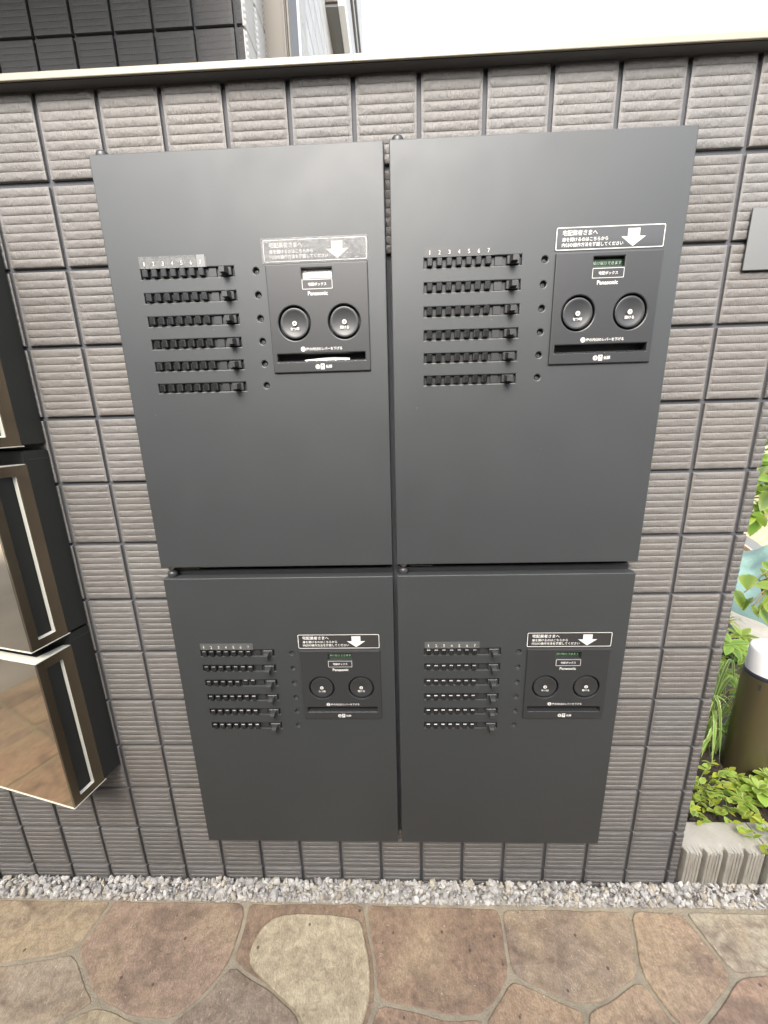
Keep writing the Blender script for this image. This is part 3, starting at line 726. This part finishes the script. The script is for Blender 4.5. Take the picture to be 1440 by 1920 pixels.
def build_mailbox(label):
    t = thing('mailbox', label, 'mailbox', (0, 0, .3205), 'bronze mailboxes stacked on the wall')
    L2 = corner + Df * W_
    obj('case', prism('case', [P(0.02), P(.405), P(.405) + Vector((-W_, .0)), P(.02) + Vector((-W_, 0))], .0011, .3170, .0012), t, 'body_green')
    obj('case_lid', prism('case_lid', [P(0.03) + Vector((.0006, 0)), P(.36) + Vector((.0006, 0)), P(.36) + Vector((-W_, .0)), P(.03) + Vector((-W_, 0))], .3025, .3040), t, 'black')
    # door block behind the sheets
    inn = Vector((-.004, .004))
    obj('door', prism('door', [P(.41) + Vector((-.010, 0)), corner + Vector((-.011, .0095)), L2 + Vector((0, .010)), L2 + Vector((0, .06))], .002, .2945), t, 'body_green')
    s0, s1 = -DL * 0, DL * (1 - .39)
    side = obj('side_frame', plate('side_frame', [rect(0, 0, s1, .2955), rrect(DL * (1 - .853), .0142, DL * (1 - .573), .280, .001, 2)], .0022, .0004, 0), t, 'bronze'); side.matrix_local = SIDE
    x0, x1, z0, z1 = DL * (1 - .853), DL * (1 - .573), .0142, .280
    pk = bmesh.new(); bbox(pk, x0, x1, .0075, .0088, z0, z1); bbox(pk, x0 - .001, x0 + .0003, .0018, .0085, z0, z1); bbox(pk, x0, x1, .0018, .0085, z1 - .0003, z1 + .001)
    o = obj('finger_recess', frombm('finger_recess', pk), t, 'body_green'); o.matrix_local = SIDE
    tr = bmesh.new()                                    # recess chamfer, wall side and bottom; its pale colour carries the sky glint
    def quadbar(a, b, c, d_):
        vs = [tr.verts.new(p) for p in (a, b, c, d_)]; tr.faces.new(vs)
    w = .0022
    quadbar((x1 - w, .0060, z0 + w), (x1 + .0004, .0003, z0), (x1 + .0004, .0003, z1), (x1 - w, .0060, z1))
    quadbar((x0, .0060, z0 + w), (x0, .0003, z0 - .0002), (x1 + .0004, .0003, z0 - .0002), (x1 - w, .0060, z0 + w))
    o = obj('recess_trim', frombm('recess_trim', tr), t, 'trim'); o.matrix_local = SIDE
    fr = obj('front_panel', plate('front_panel', [rect(-W_, 0, 0, .2955)], .0022, .0004, 0), t, 'mirror'); fr.matrix_local = FR
    # edges in the painted glint colour: top lip, bottom lip, corner line
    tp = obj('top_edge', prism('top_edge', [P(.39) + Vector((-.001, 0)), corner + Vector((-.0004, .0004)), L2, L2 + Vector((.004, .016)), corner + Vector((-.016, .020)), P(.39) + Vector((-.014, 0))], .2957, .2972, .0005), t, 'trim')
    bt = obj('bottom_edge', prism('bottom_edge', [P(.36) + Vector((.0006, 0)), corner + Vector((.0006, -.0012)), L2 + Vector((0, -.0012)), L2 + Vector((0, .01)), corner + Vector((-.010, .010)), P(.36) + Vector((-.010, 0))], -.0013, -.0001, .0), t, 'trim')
    return t
mb = build_mailbox('lowest bronze mirror-front mailbox, its open bottom edge above bare wall tiles')
mb2 = copy_tree(mb); mb2.location.z = .3205 + .3195; mb2['label'] = 'middle bronze mirror-front mailbox, between the other two of the stack'
mb3 = copy_tree(mb); mb3.location.z = .3205 + .3195 + .325; mb3['label'] = 'topmost bronze mailbox, only its lower right corner in view at the left edge'

# ------------------------------------------------------------------ house behind the wall
house = thing('house', 'tiled house behind the wall: dark front, bright side with cream post and white frame', 'house', (0, 0, 0))
FX, FYY = -.2985, .392
obj('wall_body', box('wall_body', -4.5, FX - .0085, FYY + .0085, 5.25, -.05, 6.1), house, 'joint')
zj = 1.7902
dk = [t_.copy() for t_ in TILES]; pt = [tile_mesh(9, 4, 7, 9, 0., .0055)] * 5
pt[0].materials.clear(); pt[0].materials.append(M['lit_side_tile'])
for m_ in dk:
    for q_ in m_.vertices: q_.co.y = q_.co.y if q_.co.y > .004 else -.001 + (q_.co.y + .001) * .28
for m_ in dk: m_.materials.clear(); m_.materials.append(M['shaded_dark_tile'])
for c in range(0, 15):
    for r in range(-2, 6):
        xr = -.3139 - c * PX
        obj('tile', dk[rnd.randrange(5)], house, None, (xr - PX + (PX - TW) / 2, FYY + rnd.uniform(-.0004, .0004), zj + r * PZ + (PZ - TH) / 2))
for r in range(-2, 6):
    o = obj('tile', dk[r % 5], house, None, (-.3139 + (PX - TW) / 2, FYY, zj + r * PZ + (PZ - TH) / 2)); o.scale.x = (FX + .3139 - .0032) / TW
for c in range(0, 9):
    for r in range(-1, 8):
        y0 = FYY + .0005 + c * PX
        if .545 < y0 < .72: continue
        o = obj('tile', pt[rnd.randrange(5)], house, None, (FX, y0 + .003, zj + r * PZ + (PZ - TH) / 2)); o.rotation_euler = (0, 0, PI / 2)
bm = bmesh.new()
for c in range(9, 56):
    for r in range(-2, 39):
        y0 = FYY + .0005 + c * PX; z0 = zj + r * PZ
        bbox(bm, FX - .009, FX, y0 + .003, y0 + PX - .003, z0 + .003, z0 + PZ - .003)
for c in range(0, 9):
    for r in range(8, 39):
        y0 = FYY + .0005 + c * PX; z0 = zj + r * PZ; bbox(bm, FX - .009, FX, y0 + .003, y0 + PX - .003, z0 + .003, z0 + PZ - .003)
o = obj('distant_tiles', frombm('distant_tiles', bm), house, 'lit_side_tile'); o['kind'] = 'stuff'
bm = bmesh.new(); bbox(bm, FX + .0005, FX + .060, .553, .70, 1.46, 6.0, .004, 2); obj('cream_post', frombm('cream_post', bm), house, 'cream')
obj('post_groove', box('post_groove', FX + .052, FX + .0575, .5455, .5525, 1.50, 6.0, .0008), house, 'cream')
obj('post_groove', box('post_groove', FX + .0605, FX + .0655, .557, .5635, 1.50, 6.0, .0008), house, 'cream')
obj('window_frame', box('window_frame', FX + .0005, FX + .040, .772, .822, 1.5, 6.0, .002), house, 'white')
obj('window_frame', box('window_frame', FX + .0005, FX + .030, .832, .905, 1.5, 6.0, .002), house, 'white')
# canopy over a side window: grey underside, pale front
obj('canopy_soffit', box('canopy_soffit', FX + .001, FX + .062, 1.79, 2.75, 2.92, 2.932), house, 'grey_soffit')
obj('canopy_fascia', box('canopy_fascia', FX + .0625, FX + .096, 1.78, 2.76, 2.915, 2.99, .002), house, 'white')
obj('canopy_top', box('canopy_top', FX + .001, FX + .062, 1.782, 2.76, 2.9325, 3.05, .002), house, 'cream')
for z in (4.25, 4.62): obj('string_course', box('string_course', FX + .0005, FX + .02, 2.9, 5.2, z, z + .05, .003), house, 'grey_soffit')
obj('unseen_porch_roof', box('unseen_porch_roof', -4.5, -.33, -.46, FYY + .008, 2.16, 2.32, .004), house, 'grey_soffit')  # unseen roof, added to keep light off the house front
obj('gable_edge', box('gable_edge', FX - .12, FX + .01, 5.2505, 5.29, -.05, 6.12, .003), house, 'white')

# unseen wall added across the path: darkens reflections, shades the lower tiles
t = thing('unseen_facing_wall', 'unseen dark wall added across the path to darken the reflections in doors and mailbox fronts', 'wall', (0, -1.62, -.05))
obj('wall_body', box('wall_body', -4, 1.9, -.2, 0, 0, 1.76), t, 'facing'); obj('wall_cap', box('wall_cap', -4.02, 1.92, -.215, .015, 1.7605, 1.80, .004), t, 'flashing')

# ------------------------------------------------------------------ garden at the right
struct(obj('garden_bed', box('garden_bed', .5965, 1.36, .066, 1.6, -.1, .086), None, 'soil'))
# ragged crumbs of soil along the bed
def soil_lumps():
    bm = bmesh.new()
    for _ in range(420):
        x, y = rnd.uniform(.6, 1.38), rnd.uniform(.07, 1.2) ** 1.3
        r = bmesh.ops.create_icosphere(bm, subdivisions=1, radius=rnd.uniform(.003, .011), matrix=Matrix.Translation((x, max(y, .075), .086)))
        for v in r['verts']: v.co += Vector((rnd.gauss(0, .0012), rnd.gauss(0, .0012), rnd.gauss(0, .0012)))
    o = obj('soil_crumbs', frombm('soil_crumbs', bm, True), None, 'soil'); o['kind'] = 'stuff'
soil_lumps()
def strip_edge():
    n = 26; v = []; f = []
    for i in range(n + 1):
        t_ = i / n; y = .45 + 1.6 * t_; xl = 1.22 + (y - .45) * .40 + rnd.gauss(0, .006); xr = xl + .165 + rnd.gauss(0, .004)
        v += [(xl, y, .06), (xl + .004, y, .098), (xr, y, .098), (xr + .003, y, .06)]
    for i in range(n):
        a = i * 4
        for k in range(3): f.append((a + k, a + k + 1, a + k + 5, a + k + 4))
    return mesh('concrete_path', v, f)
struct(obj('concrete_path', strip_edge(), None, 'concrete'))
struct(obj('sandy_yard', box('sandy_yard', 1.3605, 14, .3, 14, -.1, .078), None, 'sand'))
# split-rib concrete edging blocks
def block_mesh(w, d, h, seed):
    r = random.Random(seed); xs = []
    rib, gr = .0345, .0075
    x = .001
    front = [(0, .0)]
    while x + rib < w:
        front.append((x, .003)); n = 5
        front.append((x + .0015, -.0065))
        for k in range(n):
            a = x + .0015 + (rib - .003) * k / n; b_ = a + (rib - .003) / n
            front += [(a + .0006, -.0068 - r.uniform(0, .0008)), ((a + b_) / 2, -.0076 - r.uniform(0, .0008)), (b_ - .0006, -.0068), (b_, -.0042)]
        front.append((x + rib, .001)); front.append((x + rib + .0015, .004)); x += rib + gr
    front.append((w, .003))
    n = len(front)
    rows = [0, h * .3, h * .62, h - .004, h]
    v = []; f = []
    for ri, z in enumerate(rows):
        for (a, b_) in front:
            j = r.uniform(-.0006, .0006) + (.003 * r.random() if ri == len(rows) - 1 else 0)
            v.append((a, b_ + j, z - (r.uniform(0, .0025) if ri >= len(rows) - 2 else 0)))
    for i in range(len(rows) - 1):
        for k in range(n - 1): f.append((i * n + k, i * n + k + 1, (i + 1) * n + k + 1, (i + 1) * n + k))
    t0 = (len(rows) - 1) * n; b = len(v)
    v += [(a, .0125, h) for a, _ in front]; v += [(a, d - .010, h) for a, _ in front]; v += [(a, d - .006, h - .004) for a, _ in front]; v += [(a, d, 0) for a, _ in front]
    prev = t0
    for q in range(4):
        cur = b + q * n
        for k in range(n - 1): f.append((prev + k, prev + k + 1, cur + k + 1, cur + k))
        prev = cur
    for side in (0, n - 1):
        idx = [i * n + side for i in range(len(rows))] + [b + q * n + side for q in range(4)]
        f.append(tuple(idx if side == 0 else idx[::-1]))
    bm = bmesh.new(); me = mesh('b', v, f); bm.from_mesh(me); bpy.data.meshes.remove(me); return frombm('edging_block', bm)
labs = ['ribbed concrete edging block against the wall end, crossed by a trailing stem', 'second ribbed concrete edging block, cut by the right edge of the photo', 'third ribbed concrete edging block, farthest from the tiled wall']
for i in range(3):
    w = .172
    t = tag(obj('edging_block', block_mesh(w, .066, .105, 30 + i), None, 'concrete', (.5915 + i * .1745, .004, -.006)), labs[i], 'concrete block', 'edging blocks along the garden bed')

# bollard light
t = thing('bollard_light', 'bronze bollard light with a white cap standing in the garden bed', 'bollard', (.884, .205, .084))
obj('post', lathe('post', [(.0445, 0), (.0445, .285)], 48, 'Z'), t, 'bollard')
obj('ring', lathe('ring', [(.0425, .2851), (.0432, .287), (.0432, .2935), (.042, .2955)], 48, 'Z'), t, 'ring')
obj('lamp_cap', lathe('lamp_cap', [(.0405, .2956), (.0405, .350), (.0385, .357), (.033, .361), (.0, .362)], 48, 'Z'), t, 'opal')
obj('rating_sticker', box('rating_sticker', -.0435, -.0425, -.014, -.006, .262, .276), t, 'plate').rotation_euler = (0, 0, .38)

# valve lid among the straps
t = thing('valve_lid', 'small round dark plastic lid lying on the soil behind the strap leaves', 'lid', (.985, .345, .087))
obj('lid_disc', lathe('lid_disc', [(.046, 0), (.046, .006), (.040, .010), (.0, .011)], 32, 'Z'), t, 'black')
obj('lid_rim', lathe('lid_rim', [(.054, 0), (.054, .004), (.0465, .0052), (.0465, .001)], 32, 'Z'), t, 'grey_soffit')

# teal sheet, plank
def tarp():
    n = 34; v = []; f = []
    for i in range(n + 1):
        for j in range(n + 1):
            a, b = i / n, j / n
            x = 1.50 + .95 * a + .10 * (b - .5) + .03 * math.sin(9 * b) * (1 - a); y = .62 + 1.0 * b + .25 * a
            e = min(1, 5 * a, 5 * (1 - a), 5 * b, 5 * (1 - b))
            h = .10 * e * (.55 + .45 * math.sin(7 * a + 3 * b)) + .022 * e * math.sin(26 * a - 17 * b + 2 * math.sin(6 * b)) + .014 * e * math.sin(40 * b + 9 * a)
            v.append((x, y, .082 + max(0, h)))
    for i in range(n):
        for j in range(n): a = i * (n + 1) + j; f.append((a, a + n + 1, a + n + 2, a + 1))
    me = mesh('sheet', v, f, True); return me
tag(obj('ground_sheet', tarp(), None, 'tarp'), 'crumpled teal ground sheet lying beyond the pale path', 'sheet')
t = thing('plank', 'weathered pale plank with a dark edge lying on the yellow yard', 'plank', (2.33, 1.84, .08), rz=math.radians(68))
obj('board', box('board', -.45, .45, -.045, .045, 0, .022, .002), t, 'film_white'); obj('edge_strip', box('edge_strip', -.45, .45, .0455, .058, 0, .026), t, 'wood')

# plants: every leaf a mesh of its own
def leaf_mesh(name, L, w, kind='ovate', curl=.15, fold=.18, m='leaf'):
    n = 6; v = []; f = []; uv = []
    for i in range(n + 1):
        t_ = i / n
        if kind == 'ovate': s = math.sin(PI * min(1, t_ ** .75)) ** .8 if 0 < t_ < 1 else 0
        elif kind == 'spoon': s = (math.sin(PI * t_ ** 1.5)) ** .7 if 0 < t_ < 1 else 0.02
        else: s = math.sin(PI * (.12 + .88 * t_)) ** .6 if t_ < 1 else 0
        hw = w / 2 * s; z = -curl * L * t_ * t_; x = L * t_ * (1 - .1 * curl)
        v += [(x, -hw, z + fold * hw), (x, 0, z), (x, hw, z + fold * hw)]
    for i in range(n):
        a = i * 3
        f += [(a, a + 3, a + 4, a + 1), (a + 1, a + 4, a + 5, a + 2)]
    me = mesh(name, v, f, True); ul_ = me.uv_layers.new(name='UVMap')
    for lp in me.loops: ul_.data[lp.index].uv = (0.05 if lp.vertex_index % 3 == 1 else .95, (lp.vertex_index // 3) / n)
    me.materials.append(M[m]); return me
def put_leaf(par, me, p, d, roll=0., s=1., name='leaf'):
    o = obj(name, me, par); d = Vector(d).normalized()
    q = d.to_track_quat('X', 'Z'); o.rotation_mode = 'QUATERNION'
    from mathutils import Quaternion
    o.rotation_quaternion = q @ Quaternion((1, 0, 0), roll); o.location = Vector(p) - par.location; o.scale = (s, s, s); return o
def bez(a, b, c, n=8): a, b, c = Vector(a), Vector(b), Vector(c); return [a * (1 - t) ** 2 + b * 2 * t * (1 - t) + c * t * t for t in [i / n for i in range(n + 1)]]
def rel(par, pts): return [Vector(p) - par.location for p in pts]
LM = {'big': leaf_mesh('leaf', .082, .045), 'mid': leaf_mesh('leaf', .055, .032), 'vine': leaf_mesh('leaf', .017, .0098, 'ovate', .1, .25, 'leaf_lime'), 'vine_y': leaf_mesh('leaf', .016, .0078, 'ovate', .1, .25, 'leaf_yellow'),
      'ros': leaf_mesh('leaf', .040, .021, 'spoon', .25, .2, 'leaf_lime'), 'lobe': leaf_mesh('leaf', .050, .020, 'ovate', .2, .1, 'leaf')}
# trailing vine at the wall end
t = thing('trailing_vine', 'yellow-green trailing vine with small pale-edged leaves spilling over the concrete block', 'plant', (.70, .12, .086))
stems = []
for k in range(17):
    a = rnd.uniform(0, 2 * PI); r = rnd.uniform(.03, .085); b0 = Vector((.705 + rnd.uniform(-.045, .06), .125 + rnd.uniform(-.03, .05), .086))
    e = b0 + Vector((math.cos(a) * r, math.sin(a) * r * .8, rnd.uniform(.005, .085)))
    if e.y < .07: e.y = .07
    if e.x < .615: e.x = .615
    stems.append(bez(b0, (b0 + e) / 2 + Vector((0, 0, rnd.uniform(.03, .08))), e))
stems.append(bez((.700, .10, .09), (.718, .075, .125), (.7565, -.006, .104), 12)); stems.append(bez((.72, .09, .09), (.76, .07, .15), (.80, .004, .112), 10))
stems.append(bez((.735, .10, .09), (.775, .06, .135), (.79, .012, .104), 12)); stems.append(bez((.66, .09, .09), (.65, .08, .14), (.668, .058, .105), 8))
for i, p in enumerate(stems):
    obj('stem', tube('stem', rel(t, p), .0011, 5, .6), t, 'stem_green')
    for j, q in enumerate(p[1:]):
        for sgn in (-1, 1):
            if rnd.random() < (.3 if i < 17 else .05): continue
            d = Vector((sgn * rnd.uniform(.5, 1), rnd.uniform(-1, .4), rnd.uniform(-.1, .7)))
            put_leaf(t, LM['vine_y' if rnd.random() < .4 else 'vine'], q, d, rnd.uniform(-.5, .5), rnd.uniform(.75, 1.35))
# spider plant with strap leaves
t = thing('spider_plant', 'spider plant with long arching cream-striped strap leaves between wall and bollard', 'plant', (.86, .27, .086))
def strap(par, pts, w, m):
    v = []; f = []; n = len(pts)
    for i, p in enumerate(pts):
        d = (pts[min(i + 1, n - 1)] - pts[max(i - 1, 0)]).normalized(); s_ = d.cross(Vector((0, 0, 1)))
        s_ = s_.normalized() if s_.length > .05 else Vector((1, 0, 0)); hw = w / 2 * (math.sin(PI * (.15 + .85 * i / (n - 1))) ** .6 if i < n - 1 else .02)
        up_ = s_.cross(d) * hw * .35
        v += [p - s_ * hw + up_, p, p + s_ * hw + up_]
    for i in range(n - 1): a = i * 3; f += [(a, a + 3, a + 4, a + 1), (a + 1, a + 4, a + 5, a + 2)]
    me = mesh('leaf', [q - par.location for q in v], f, True); ul_ = me.uv_layers.new(name='UVMap')
    for lp in me.loops: ul_.data[lp.index].uv = (.05 if lp.vertex_index % 3 == 1 else .95, 0)
    me.materials.append(M[m]); return obj('leaf', me, par)
for k in range(60):
    b0 = Vector((.825 + rnd.uniform(-.03, .04), .27 + rnd.uniform(-.03, .05), .088)); a = rnd.uniform(-PI, PI); r = rnd.uniform(.06, .19); h = rnd.uniform(.12, .46)
    e = b0 + Vector((math.cos(a) * r, math.sin(a) * r * .75, rnd.uniform(-.0, .06)))
    if e.y < .17 and e.x < .8: e.y = .17
    strap(t, bez(b0, b0 + Vector((math.cos(a) * r * .4, math.sin(a) * r * .3, h)), e, 10), rnd.uniform(.006, .0105), 'strap' if rnd.random() < .93 else 'dead')
# broad leaved plant with fanned leaves
t = thing('fan_leaf_plant', 'light green plant with fanned palm-like leaves beside the bollard cap', 'plant', (.97, .40, .086))
for (cx_, cy_, cz_, s_) in ((.955, .39, .335, 1.25), (.99, .37, .30, 1.05), (.93, .36, .26, .9), (1.01, .42, .34, 1.), (.965, .34, .215, .95), (.91, .38, .30, .8), (1.03, .36, .24, 1.1)):
    c0 = Vector((cx_, cy_, cz_)); obj('stem', tube('stem', rel(t, bez((.97, .40, .086), (cx_, cy_ + .02, .18), c0)), .0018, 5), t, 'stem')
    a0 = rnd.uniform(0, 6)
    for k in range(8):
        a = a0 + k * 2 * PI / 8.6; put_leaf(t, LM['lobe'], c0, (math.cos(a), math.sin(a) - .35, .12 + .3 * math.sin(a)), rnd.uniform(-.3, .3), s_ * rnd.uniform(.85, 1.1))
# darker bushy plant filling the bed behind
t = thing('bushy_plant', 'dark green bushy plant low in the bed between the fanned leaves and the pale path', 'plant', (1.10, .58, .086))
LM['deep'] = leaf_mesh('leaf', .046, .026, 'ovate', .2, .2, 'leaf_deep')
for k in range(9):
    a = rnd.uniform(0, 2 * PI); r = rnd.uniform(.03, .11); e = Vector((1.10 + math.cos(a) * r, .58 + math.sin(a) * r, rnd.uniform(.14, .27)))
    p = bez((1.10, .58, .086), (1.10 + math.cos(a) * r * .5, .58 + math.sin(a) * r * .5, .2), e, 6); obj('stem', tube('stem', rel(t, p), .0016, 5), t, 'stem')
    for q in p[2:]:
        for _ in range(2): put_leaf(t, LM['deep'], q, (rnd.uniform(-1, 1), rnd.uniform(-1, .5), rnd.uniform(-.4, .5)), rnd.uniform(-.5, .5), rnd.uniform(.6, 1.15))
# rosette plant in front of the bollard
t = thing('rosette_plant', 'bright green rosette plant with spoon-shaped leaves in front of the bollard foot', 'plant', (.85, .125, .086))
for (cx_, cy_, cz_) in ((.838, .118, .125), (.872, .105, .12), (.822, .135, .108), (.885, .14, .13), (.855, .09, .115), (.91, .11, .12), (.80, .11, .10)):
    c0 = Vector((cx_, cy_, cz_)); obj('stem', tube('stem', rel(t, [(cx_, cy_ + .01, .086), c0]), .0018, 5), t, 'stem_green')
    for ring_, (n_, el, s_) in enumerate(((4, 1.1, .6), (6, .55, .85), (6, .05, 1.))):
        for k in range(n_):
            a = k * 2 * PI / n_ + ring_ * .5 + rnd.uniform(-.2, .2); put_leaf(t, LM['ros'], c0, (math.cos(a), math.sin(a), el + rnd.uniform(-.1, .1)), rnd.uniform(-.2, .2), s_ * rnd.uniform(.8, 1.1))
# shrub whose twigs reach past the wall end
t = thing('shrub', 'leafy shrub with ovate green leaves on bare twigs, high behind the wall end', 'shrub', (1.62, .86, .086))
tr = bez((1.62, .86, .08), (1.62, .85, .45), (1.42, .75, .80)); obj('trunk', tube('trunk', rel(t, tr), .007, 7, .5), t, 'stem')
for (e, c) in (((1.16, .60, .39), 6), ((1.2, .6, .34), 6), ((1.13, .60, .80), 6), ((1.19, .62, .76), 7), ((1.24, .66, .86), 6), ((1.15, .58, .66), 7), ((1.20, .60, .45), 8), ((1.25, .62, .40), 8), ((1.17, .58, .36), 7), ((1.30, .62, .47), 6), ((1.33, .66, .34), 5), ((1.22, .6, .31), 5), ((1.3, .7, .95), 8), ((1.4, .75, 1.0), 8)):
    s0 = tr[3 if e[2] < .5 else 6]; p = bez(s0, (s0 + Vector(e)) / 2 + Vector((0, 0, .06)), e, 7); obj('branch', tube('branch', rel(t, p), .004, 5, .4), t, 'stem')
    for k in range(c):
        q = p[rnd.randint(3, 7)]; put_leaf(t, LM['big' if rnd.random() < .6 else 'mid'], q + Vector((rnd.gauss(0, .02), rnd.gauss(0, .02), rnd.gauss(0, .015))), (rnd.uniform(-1, .8), rnd.uniform(-1, .2), rnd.uniform(-1, .3)), rnd.uniform(-.8, .8), rnd.uniform(.75, 1.15))
# low tuft on the far side of the bed
t = thing('grass_tuft', 'small lime green tuft sprouting beside the pale path', 'plant', (1.33, .86, .086))
for k in range(22):
    a = rnd.uniform(0, 2 * PI); r = rnd.uniform(.02, .09); b0 = Vector((1.33, .86, .086)); strap(t, bez(b0, b0 + Vector((math.cos(a) * r * .5, math.sin(a) * r * .5, rnd.uniform(.06, .12))), b0 + Vector((math.cos(a) * r, math.sin(a) * r, rnd.uniform(.02, .10))), 5), .008, 'leaf_yellow' if k % 3 else 'strap')
# far shrubs closing the yard
for i, (x, y, s_) in enumerate(((2.9, 2.6, .5), (3.9, 3.6, .7), (5.6, 5.0, .9))):
    t = thing('yard_shrub', ['nearest dark green shrub at the back of the yellow yard', 'middle dark green shrub at the back of the yellow yard', 'farthest dark green shrub at the back of the yellow yard'][i], 'shrub', (x, y, .078), 'shrubs at the back of the yard')
    bm = bmesh.new()
    for k in range(420):
        d = Vector((rnd.gauss(0, 1), rnd.gauss(0, 1), rnd.gauss(0, 1))).normalized() * rnd.uniform(.5, 1) ** .5; c0 = Vector((d.x * s_ * .6, d.y * s_ * .6, s_ * .55 + d.z * s_ * .5))
        m_ = Matrix.Translation(c0) @ Matrix.Rotation(rnd.uniform(0, 6), 4, 'Z') @ Matrix.Rotation(rnd.uniform(-1, 1), 4, 'X')
        vs = [bm.verts.new(m_ @ Vector(p)) for p in ((0, -.03, 0), (.05, 0, .01), (0, .03, 0), (-.05, 0, -.01))]; bm.faces.new(vs)
    obj('crown', frombm('crown', bm), t, 'leaf'); obj('stem', tube('stem', [(0, 0, 0), (0.02, 0, s_ * .4)], .02, 6), t, 'stem')
